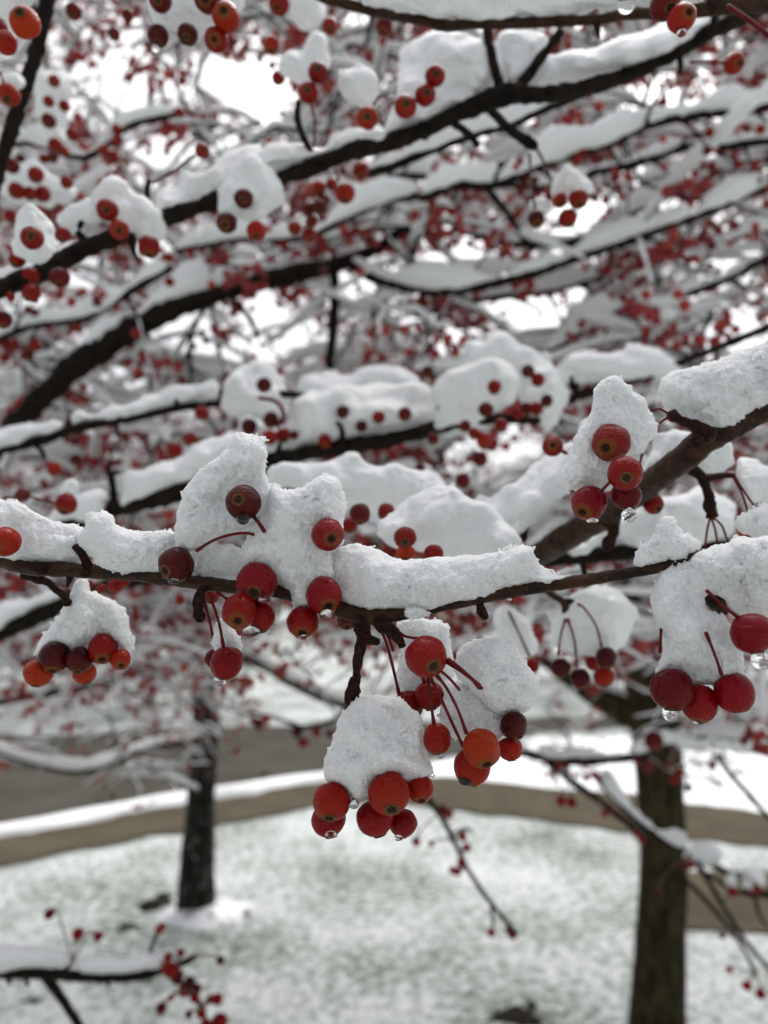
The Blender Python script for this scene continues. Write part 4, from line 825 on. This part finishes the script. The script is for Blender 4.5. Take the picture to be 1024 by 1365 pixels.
# (x, y, diameter, colour, blossom end, depth, stem, label)
near = [
 (324, 670, 47, 'd', (-.1, -.18), .199, [(338, 688), (345, 697), (353, 709)], 'wet dark red crab apple set in the tall snow peak'),
 (235, 753, 48, 'd', (-.42, .3), .206, [(262, 734, .202), (285, 720, .200), (312, 712, .200), (332, 711, .202), (346, 716, .205)], 'dark crab apple beside the snow loaf, end of the arching stem'),
 (437, 713, 44, 'p', (.3, .22), .197, [(430, 700, .204), (425, 690, .212)], 'bright red crab apple on the flank of the two-topped snow column'),
 (342, 777, 55, 'p', (.0, .42), .200, [(335, 755, .2), (330, 740, .212)], 'largest crab apple above two others under the two-topped column'),
 (319, 815, 46, 'r', (.08, .42), .193, [(305, 800, .2), (290, 790, .206)], 'round crab apple touching the largest one, just below it'),
 (346, 823, 42, 'r', (.2, .92), .200, [(335, 805, .204), (325, 795, .206)], 'half hidden crab apple with melting ice under it'),
 (404, 830, 43, 'r', (.04, .55), .200, [(400, 812, .203), (398, 800, .206)], 'crab apple at the foot of the two-topped snow column'),
 (432, 794, 49, 'p', (.32, .5), .197, [(425, 775, .2), (420, 760, .21)], 'crab apple with a clear drop, higher one at the column foot'),
 (302, 884, 43, 'r', (-.1, .97), .206, [(298, 862), (292, 830), (284, 806), (278, 790)], 'lone round crab apple hanging on twin stems with a drop'),
 (286, 878, 26, 'm', (0, .9), .213, [(286, 862), (280, 830), (272, 800)], 'crab apple peeping out behind the lone hanging one'),
 (462, 827, 26, 'd', (.1, .6), .222, None, 'small dark crab apple hidden behind the branch fork'),
 (487, 838, 15, 'o', (.1, .6), .216, None, 'tiny bright crab apple behind the central fork'),
 (282, 795, 20, 'r', (.1, .6), .222, None, 'crab apple tucked behind the branch above twin stems'),
 (6, 722, 40, 'o', (-.1, .22), .212, None, 'orange crab apple under the flat snow strip at the edge'),
 (51, 897, 38, 'O', (-.1, .95), .232, None, 'orange crab apple at the outer end of the capped six'),
 (73, 876, 41, 'd', (.1, .8), .231, None, 'dark crab apple above the orange end one of the capped six'),
 (106, 880, 36, 'd', (.1, .8), .230, None, 'dark crab apple in the middle of the capped six'),
 (113, 897, 31, 'O', (.3, .93), .238, None, 'orange crab apple lowest of the capped six'),
 (137, 865, 38, 'r', (.25, .6), .231, None, 'bright red crab apple in the capped six'),
 (161, 879, 27, 'o', (.35, .45), .230, None, 'smallest crab apple at the inner end of the capped six'),
 (568, 876, 56, 'r', (.32, .30), .187, [(560, 852, .192), (540, 848, .198), (530, 842, .2)], 'single round crab apple just under the brown branch'),
 (545, 940, 38, 'r', (.2, .9), .212, [(532, 925), (524, 890), (516, 860), (508, 838)], 'crab apple half covered behind the snow dome'),
 (572, 927, 40, 'r', (.1, .9), .209, [(566, 910), (560, 890), (548, 860)], 'crab apple in shade behind the red stems'),
 (583, 985, 38, 'o', (.05, .93), .196, [(579, 968), (575, 940), (570, 900)], 'small mottled crab apple hanging straight below the round one'),
 (642, 998, 50, 'O', (.18, .62), .188, [(622, 978), (610, 945), (594, 915), (580, 898)], 'bright orange crab apple at the tip of fanned red stems'),
 (630, 1022, 49, 'o', (-.2, .9), .195, [(618, 996), (602, 962), (585, 925), (572, 900)], 'orange red crab apple below the bright orange one, dripping'),
 (685, 967, 37, 'd', (.3, .7), .198, [(640, 918, .185), (622, 898, .185), (597, 880, .187)], 'dark wet crab apple under the ball of snow'),
 (680, 998, 33, 'o', (.1, .93), .200, [(640, 914, .186), (615, 895, .188), (595, 882, .19)], 'crab apple below the dark wet one'),
 (442, 1069, 50, 'o', (-.08, .62), .197, None, 'outermost crab apple under the rounded snow dome'),
 (438, 1093, 46, 'r', (.2, .95), .203, None, 'crab apple tucked below the outermost one of the dome'),
 (519, 1058, 57, 'o', (.12, .46), .1935, None, 'largest orange red crab apple under the rounded dome'),
 (560, 1051, 37, 'o', (.08, .6), .199, None, 'small crab apple at the inner end of the dome'),
 (500, 1090, 50, 'r', (.3, .95), .200, None, 'big crab apple lowest below the dome, without visible eye'),
 (537, 1097, 38, 'r', (-.1, .97), .203, None, 'crab apple with a drop, lowest beside the big one of the dome'),
 (814, 590, 50, 'r', (-.5, .36), .213, [(830, 580, .214), (845, 570, .222)], 'top crab apple of four beside the knob-topped snow clump'),
 (833, 631, 46, 'r', (-.2, .34), .203, [(852, 622, .21), (858, 600, .222), (868, 575, .228), (885, 560, .234), (896, 556, .236)], 'second crab apple of four in front of the diagonal branch'),
 (785, 671, 47, 'p', (-.55, .52), .214, [(800, 657, .206), (808, 648, .21), (816, 640, .215)], 'bumpy crab apple at the foot of the knob-topped clump'),
 (835, 661, 40, 'm', (.1, .95), .212, None, 'darker crab apple with the big clear drop under the second'),
 (737, 595, 28, 'r', (-.2, .0), .285, [(748, 600), (756, 605)], 'small crab apple beside the knob-topped clump with dark eye'),
 (871, 672, 27, 'r', (.2, .5), .285, None, 'small crab apple on snow below the diagonal branch'),
 (1003, 844, 56, 'p', (.1, .96), .180, [(983, 822), (962, 806), (942, 787)], 'glossy crab apple on an angled stem at the picture edge'),
 (896, 919, 57, 'm', (-.08, .93), .188, [(880, 870, .186), (881, 845, .19), (882, 828, .194)], 'dark crab apple with a cloudy drop under the huge snow mass'),
 (932, 937, 48, 'r', (-.2, .93), .190, None, 'crab apple between two others under the huge snow mass'),
 (979, 923, 52, 'p', (.2, .97), .187, [(962, 900, .184), (955, 878, .1835), (941, 843, .1835)], 'large clean crab apple below a straight stem in snow'),
 (88, 672, 29, 'r', (.05, .75), .36, [(72, 670), (50, 665), (30, 660), (5, 664)], 'round crab apple on a level stem over the heavy branch'),
 (30, 660, 20, 'm', (.1, .5), .40, None, 'small blurred crab apple linked by a level stem at the edge'),
 (480, 685, 28, 'm', (0, .9), .30, None, 'upper crab apple of two behind the two-topped column'),
 (466, 700, 22, 'r', (0, .9), .31, None, 'lower crab apple of two behind the two-topped column'),
 (515, 683, 24, 'r', (0, .7), .31, None, 'crab apple between soft ridges behind the sharp bank'),
 (540, 717, 30, 'r', (0, .4), .262, None, 'crab apple peeping over the longest sharp snow bank'),
 (541, 738, 26, 'O', (0, .6), .27, None, 'orange crab apple half sunk behind the longest snow bank'),
 (578, 738, 26, 'r', (0, .6), .262, None, 'crab apple resting on the crest of the longest snow bank'),
 (33, 30, 39, 'O', (.1, -.1), .285, None, 'yellowish orange crab apple facing out in the top corner'),
 (8, 57, 30, 'o', (-.3, .1), .29, None, 'orange crab apple below the yellowish one in the corner'),
 (-4, 36, 26, 'r', (-.3, .1), .295, None, 'crab apple cut by the frame in the top corner'),
 (12, 126, 29, 'o', (.1, .8), .36, [(6, 112), (0, 96)], 'crab apple under the tiny snow cap at the edge'),
 (211, 48, 28, 'd', (.1, .9), .31, None, 'dark crab apple dripping at the end of the top six'),
 (250, 46, 27, 'd', (.1, .7), .31, None, 'dark crab apple next to the dripping one at the top'),
 (288, 53, 32, 'r', (.05, .5), .30, None, 'lowest crab apple of the top six'),
 (301, 22, 37, 'o', (.05, .2), .295, None, 'large crab apple with an eye in the top six'),
 (277, -2, 38, 'm', (0, .6), .30, None, 'crab apple cut by the top frame in the six'),
 (214, 0, 30, 'm', (0, .6), .31, None, 'crab apple cut by the top frame above the dripping one'),
 (887, 6, 40, 'm', (.1, .7), .26, None, 'dark crab apple cut by the top frame near the branch'),
 (909, 24, 37, 'o', (.15, .2), .255, None, 'crab apple with an eye and a drop at the top edge'),
 (979, 84, 27, 'o', (.2, .5), .36, [(966, 84), (940, 82), (920, 83)], 'crab apple on a pale level stem under the rising bank'),
 (143, 280, 29, 'r', (.2, .4), .36, None, 'upper crab apple of three in the curling snow clump'),
 (159, 306, 27, 'o', (.3, .4), .36, None, 'middle crab apple of three in the curling snow clump'),
 (199, 329, 29, 'r', (.1, .9), .36, None, 'lowest crab apple of three under the curling snow clump'),
 (325, 265, 26, 'd', (.1, .5), .37, None, 'dark crab apple stuck on the snow lump of three'),
 (302, 297, 28, 'd', (.0, .5), .37, None, 'dark crab apple below the snow lump, one of three'),
 (342, 308, 26, 'o', (.1, .8), .37, None, 'orange crab apple below the snow lump, one of three'),
 (43, 317, 30, 'r', (.3, .2), .31, None, 'oval crab apple before the white snow wedge'),
 (490, 157, 29, 'o', (0, .4), .37, [(498, 140), (506, 128)], 'single orange red crab apple under the square snow knob'),
 (541, 142, 30, 'o', (.0, .2), .37, None, 'lowest crab apple in the slanting trio by the fork'),
 (567, 127, 28, 'r', (.1, .2), .37, None, 'middle crab apple in the slanting trio by the fork'),
 (580, 101, 27, 'r', (.1, .3), .37, None, 'top crab apple in the slanting trio by the fork'),
 (424, 97, 27, 'r', (.1, .1), .385, None, 'upper crab apple under the small snow cone'),
 (411, 124, 27, 'r', (.0, .2), .385, [(415, 140), (420, 165), (418, 195)], 'lower crab apple under the small snow cone'),
 (270, 201, 20, 'r', (.3, .3), .385, [(260, 207), (235, 225), (212, 240), (203, 243)], 'solitary crab apple held out on a bare stem'),
 (747, 890, 27, 'd', (0, .9), .33, [(744, 874), (748, 845), (754, 825)], 'first dangling crab apple on long stems before the snow ball'),
 (774, 905, 26, 'd', (0, .9), .33, [(769, 890), (766, 855), (757, 825)], 'lowest dark dangling crab apple before the snow ball'),
 (808, 877, 28, 'd', (0, .9), .325, [(802, 862), (795, 835), (780, 812), (770, 805)], 'upper dark dangling crab apple before the snow ball'),
 (805, 902, 27, 'o', (0, .9), .33, None, 'orange red dangling crab apple before the snow ball'),
 (790, 884, 20, 'r', (0, .9), .35, [(786, 872), (775, 845), (760, 825)], 'crab apple squeezed between dangling ones before the snow ball'),
 (710, 888, 18, 'r', (0, .9), .36, [(706, 875), (690, 840), (678, 815)], 'crab apple behind the ball of snow on a long stem'),
 (715, 292, 23, 'd', (0, .8), .42, [(714, 280), (708, 245), (706, 205)], 'dark crab apple dangling alone on a thin stem'),
 (747, 267, 20, 'o', (0, .8), .43, [(735, 240), (722, 210), (714, 196)], 'orange crab apple of the dangling trio'),
 (771, 265, 27, 'r', (0, .8), .42, None, 'largest crab apple of the dangling trio'),
 (757, 291, 25, 'r', (0, .9), .42, None, 'lowest crab apple of the dangling trio'),
 (460, 258, 27, 'o', (0, .9), .44, [(452, 240), (446, 225)], 'orange red crab apple under the long upper branch middle'),
 (481, 227, 22, 'r', (0, .9), .44, None, 'crab apple close beneath the long upper branch middle'),
 (872, 988, 26, 'm', (0, .7), .95, None, 'dark red crab apple before the mossy trunk fork'),
]
for e in near:
    x, y, d, col, cal, dep, st, lb = e
    crab_apple(x, y, d, dep, col, lb, None, cal, st, hi=d >= 25, stem_w=4 if dep < .25 else 3, face=1)

def crowd(label, pts, depth, attach=None):
    for (x, y, d) in pts:
        c = brng.choice('rrrrrmmdo'); dd = depth * brng.uniform(.98, 1.02); st = None
        if attach:
            ax, ay = min(attach, key=lambda q: (q[0] - x) ** 2 + (q[1] - y) ** 2)
            st = [(x, y - d * .4), ((x + ax) / 2 + (x - ax) * .15, min(y, (y + ay) / 2) - 3), (ax, ay)]
        crab_apple(x, y, d, dd, c, label, 'berries: ' + label, None, st, hi=False, stem_w=2)
crowd('blurred crab apple in the row set in the undulating snow mass', [(433, 589, 19), (457, 549, 18), (482, 568, 17), (505, 556, 18), (540, 552, 19), (591, 544, 17)], .487)
crowd('blurred crab apple clustered round the looping brown stem', [(352, 513, 21), (332, 569, 22), (361, 560, 22), (360, 583, 21), (378, 580, 21), (392, 580, 13)], .50)
crowd('blurred crab apple hanging below the slender branch', [(269, 551, 20), (233, 600, 20), (254, 586, 19), (101, 613, 15), (72, 625, 20)], .52)
crowd('blurred crab apple on the berry crowded snow hill', [(659, 516, 19), (648, 546, 21), (668, 567, 19), (646, 588, 22), (655, 592, 18), (620, 568, 16), (617, 641, 20), (640, 612, 20), (632, 578, 16), (577, 585, 16), (560, 625, 14)], .462)
crowd('blurred crab apple on the tall soft snow peak', [(570, 496, 17), (717, 506, 19), (704, 495, 18), (715, 545, 20), (702, 545, 18), (729, 534, 17), (690, 552, 15)], .505)
crowd('blurred crab apple hanging beneath the middle of the upper branch', [(425, 251, 20), (426, 276, 20), (412, 279, 19), (393, 304, 19), (412, 313, 21), (432, 268, 17), (442, 245, 16), (415, 296, 16)], .46)
crowd('blurred crab apple in the soft pile near the steep stick', [(72, 108, 16), (65, 135, 15), (86, 141, 15), (65, 161, 20), (97, 179, 18), (74, 194, 20)], .54)
crowd('blurred crab apple in the five-berry pile at the frame edge', [(16, 221, 21), (48, 233, 21), (22, 254, 22), (40, 258, 18), (57, 259, 21), (89, 243, 17), (14, 288, 17)], .50)
crowd('blurred crab apple below the base of the upper branch', [(84, 313, 20), (23, 346, 22), (41, 368, 23), (42, 391, 23), (80, 370, 27), (5, 427, 22), (14, 395, 12)], .36)
crowd('blurred crab apple near the top frame between snow blocks', [(440, 35, 22), (362, 60, 22), (371, 104, 18), (512, 35, 25), (372, 5, 29), (152, 45, 17), (98, 15, 22), (170, 20, 16)], .44)
crowd('blurred crab apple over the lawn on the low knobbly branch', [(66, 1218, 14), (104, 1245, 15), (131, 1248, 13), (216, 1235, 10), (241, 1270, 11), (229, 1293, 21), (222, 1290, 15), (253, 1310, 16), (262, 1318, 14), (294, 1280, 11), (290, 1332, 15), (293, 1362, 22), (215, 1344, 15), (228, 1330, 9), (252, 1352, 10), (260, 1330, 13), (236, 1302, 18), (246, 1320, 17), (268, 1350, 14), (281, 1332, 12), (274, 1368, 17), (224, 1276, 12), (212, 1240, 11)], .74, [(212, 1240), (200, 1270), (275, 1380), (270, 1345), (250, 1320), (260, 1275), (97, 1284), (240, 1285)])
crowd('tiny blurred crab apple on the drooping twig over the lawn', [(655, 1243, 11), (683, 1244, 14), (678, 1240, 10), (617, 1115, 12), (622, 1130, 12), (615, 1150, 12), (610, 1162, 11), (603, 1160, 10), (555, 1122, 12), (590, 1080, 14), (598, 1085, 13), (575, 1125, 8)], .94, [(657, 1238), (690, 1245), (632, 1112), (605, 1120), (585, 1085), (625, 1160), (615, 1140), (572, 1068)])
crowd('tiny blurred crab apple on the twig crossing the mossy trunk', [(745, 1020, 11), (755, 1022, 10), (782, 1036, 10), (796, 1034, 10), (748, 1068, 14), (762, 1070, 14), (815, 1078, 10), (806, 1085, 9), (855, 1120, 11), (848, 1112, 10), (915, 1155, 11), (922, 1152, 11), (976, 1189, 13), (997, 1186, 12), (1010, 1186, 12), (963, 1248, 8), (990, 1250, 8), (972, 1292, 9), (996, 1314, 13), (1014, 1325, 14), (876, 1190, 10), (898, 1040, 12), (905, 1030, 12), (918, 1050, 10), (950, 1020, 11)], 1.15, [(725, 1010), (760, 1040), (800, 1068), (850, 1108), (840, 1085), (880, 1115), (920, 1138), (960, 1158), (985, 1165), (965, 1210), (1000, 1262), (1040, 1310), (985, 1255), (1008, 1300), (895, 992), (950, 988)])
crowd('blurred crab apple against the road before the thinner trunk', [(395, 975, 14), (405, 990, 13), (422, 976, 12), (440, 978, 12), (345, 965, 14), (355, 958, 13), (338, 960, 11)], 1.5)
crowd('blurred crab apple under the brown branch near the domed cluster', [(118, 780, 14), (155, 780, 22), (135, 785, 14), (240, 800, 12), (165, 775, 16)], .36)

hang = []
for e, d, i in HANG:
    g = random.Random(int(e[0] * 7 + e[1]))
    for _ in range(g.choice((1, 2, 2, 3))): hang.append((10.5 / d * g.uniform(.85, 1.1), e[0] + g.uniform(-13, 13), e[1] + g.uniform(3, 26), d - .01, i))
hang = sorted((h for h in hang if -10 < h[1] < 1034 and -10 < h[2]), reverse=True)
room = max(0, 299 - sum(1 for o in C.objects if o.get('category') == 'crab apple'))
for i, (lb, *_r) in enumerate(more):
    crowd('crab apple on the ' + lb, [(x, y, w) for w, x, y, d, k in hang[:room] if k == i], more[i][3] - .01)
FAR_BERRY += [(P(x, y, d), w * d / FPX / 2) for w, x, y, d, k in hang[room:]]
def drop_mesh():
    nu, nv = 24, 18; v = []
    for i in range(nv + 1):
        a = math.pi * i / nv; z = math.cos(a); r = math.sin(a) * (1 if z < 0 else (1 - .45 * z * z))
        v += [(r * math.cos(2*math.pi*j/nu), r * math.sin(2*math.pi*j/nu), z * (1.0 if z < 0 else 1.25)) for j in range(nu)]
    i = np.arange(nv)[:, None] * nu; j = np.arange(nu)[None]; k = (j + 1) % nu
    me = mesh_from('water_drop', np.array(v), np.stack([i + j, i + nu + j, i + nu + k, i + k], -1).reshape(-1, 4)); me.materials.append(M_WATER); return me
DROP = drop_mesh()
for x, y, w, h, d, lb in [
    (324, 692, 17, 17, .196, 'clear water drop under the wet dark berry in the snow peak'), (232, 775, 16, 8, .203, 'flat water bead under the berry on the arching stem'),
    (436, 821, 21, 18, .191, 'clear drop hanging from the higher berry at the column foot'), (335, 842, 24, 16, .196, 'lump of melting ice under the half hidden berry'),
    (353, 800, 18, 11, .194, 'water film at the side of the largest berry'), (405, 850, 15, 7, .195, 'small bead under the berry at the column foot'),
    (293, 907, 17, 17, .204, 'round drop at the tip of the lone hanging berry'), (839, 687, 21, 21, .209, 'big clear round drop under the darker berry of four'),
    (790, 694, 16, 7, .202, 'thin bead under the bumpy berry of four'), (893, 950, 21, 27, .187, 'cloudy long drop under the dark berry at the snow mass'),
    (1015, 880, 26, 30, .183, 'ring-shaped large drop under the glossy edge berry'), (621, 1040, 20, 16, .192, 'drop hanging from the orange red berry below the bright one'),
    (586, 1005, 15, 15, .195, 'icy drop under the small mottled berry'), (531, 1117, 14, 7, .194, 'bead under the lowest berry of the dome'), (441, 1112, 16, 8, .195, 'bead under the outermost tucked berry of the dome'),
    (472, 1072, 14, 14, .196, 'ice lump beside the outermost berry of the dome'), (207, 65, 10, 12, .31, 'drop under the dark berry at the top'), (909, 44, 13, 9, .254, 'bead under the eyed berry at the top edge'),
    (932, 962, 16, 8, .190, 'bead under the berry between two others'), (835, 5, 24, 26, .30, 'icy reddish blob on the top edge branch')]:
    o = bpy.data.objects.new('water_drop', DROP); C.objects.link(o); s = d / FPX / 2
    o.matrix_basis = Matrix.LocRotScale(Vector(P(x, y, d)), None, Vector((w * s, w * s, h * s * .9))); tag(o, lb, 'water drop')

# loose stems left bare on the spurs
def bare_stem(label, pix, depth, w=3):
    d = np.broadcast_to(np.asarray(depth, float), (len(pix),)); c = catmull(np.array([P(x, y, dd) for (x, y), dd in zip(pix, d)]), .0015)
    v, q, t = tube_geo(c, w * d.mean() / FPX / 2, 7); tag(obj('berry_stem', v, q, t, M_STEM), label, 'stem')
bare_stem('long curved red stem fanning from the spur under the wedge', [(950, 690), (962, 700), (970, 722)], .268)
bare_stem('short straight stem fanning from the spur under the wedge', [(947, 690), (943, 705), (940, 728)], .268)
bare_stem('middle stem of the fan under the wedge', [(949, 692), (954, 708), (956, 724)], .268)
bare_stem('red stem reaching sideways from the twin spur under the wedge', [(978, 634), (992, 655), (1005, 674)], .268)
bare_stem('second sideways stem from the twin spur under the wedge', [(978, 637), (988, 655), (998, 684)], .268)
bare_stem('arched red stem at the diagonal branch spur', [(868, 547), (880, 545), (892, 552)], .236)
bare_stem('red stem pressed to the round berry by the ball of snow', [(597, 878), (615, 892), (643, 918)], .184, 5)
bare_stem('short red stem between the round berry and the snow pocket', [(586, 893), (600, 905), (613, 920)], .187, 4)
bare_stem('thin bare stem from the central fork into the snow dome', [(512, 838), (520, 855), (524, 868)], .2, 4)
bare_stem('dark red double stem crossing the top corner', [(970, 8), (1000, 28), (1040, 60)], .28, 6)
bare_stem('looping brown stem above clustered blurred berries', [(345, 530), (368, 535), (378, 552), (370, 570)], .50, 6)
bare_stem('pale loose stem under the small snow cone', [(418, 150), (420, 170), (418, 196)], .385, 3)

# ---------------------------------------------------------------- berries far off in the twigs
px = np.array([PIX(c) for c, r in FAR_BERRY])
inview = (px[:, 0] > -20) & (px[:, 0] < 1044) & (px[:, 1] > -20) & (px[:, 1] < 1385) & (px[:, 2] > .4)
FAR_BERRY = [f for f, k in zip(FAR_BERRY, inview) if k]; pz = px[inview]
n_hand = sum(1 for o in C.objects if o.name.startswith('crab_apple') and o.get('category') == 'crab apple')
order = np.argsort(pz[:, 2]); take = set(order[:max(0, 300 - n_hand)].tolist())
for i in sorted(take):
    c, r = FAR_BERRY[i]; up_half = pz[i, 0] < 512
    o = bpy.data.objects.new('crab_apple', F_LO[i % 2]); C.objects.link(o); o.matrix_basis = Matrix.LocRotScale(Vector(c), None, Vector((r, r, r)))
    o.color = COL['r' if i % 3 else 'm']
    lb = ('blurred crab apple among the snowy twigs of the thinner tree' if up_half else 'blurred crab apple among the snowy twigs of the thick mossy tree')
    tag(o, lb, 'crab apple', 'berries: ' + lb)
u = 6; base = []
for i in range(1, 4):
    for j in range(u): base.append((math.sin(math.pi*i/4) * math.cos(2*math.pi*j/u), math.sin(math.pi*i/4) * math.sin(2*math.pi*j/u), math.cos(math.pi*i/4)))
base = np.array(base + [(0, 0, 1), (0, 0, -1)])
bq = np.array([[i*u + j, (i+1)*u + j, (i+1)*u + (j+1) % u, i*u + (j+1) % u] for i in range(2) for j in range(u)])
bt = np.array([[18, j, (j+1) % u] for j in range(u)] + [[19, 2*u + (j+1) % u, 2*u + j] for j in range(u)])
rest = [f for i, f in enumerate(FAR_BERRY) if i not in take]
cc = np.array([f[0] for f in rest]); rr = np.array([f[1] for f in rest]); k = np.arange(len(rest))[:, None, None] * len(base)
o = obj('far_berries', (cc[:, None] + base[None] * rr[:, None, None]).reshape(-1, 3), (bq[None] + k).reshape(-1, 4), (bt[None] + k).reshape(-1, 3), M_FARB)
tag(o, 'countless tiny red berries scattered through the far snowy twigs', 'berries', kind='stuff')
print('FAR', len(rest), 'hand', n_hand, 'objects', len(bpy.data.objects))
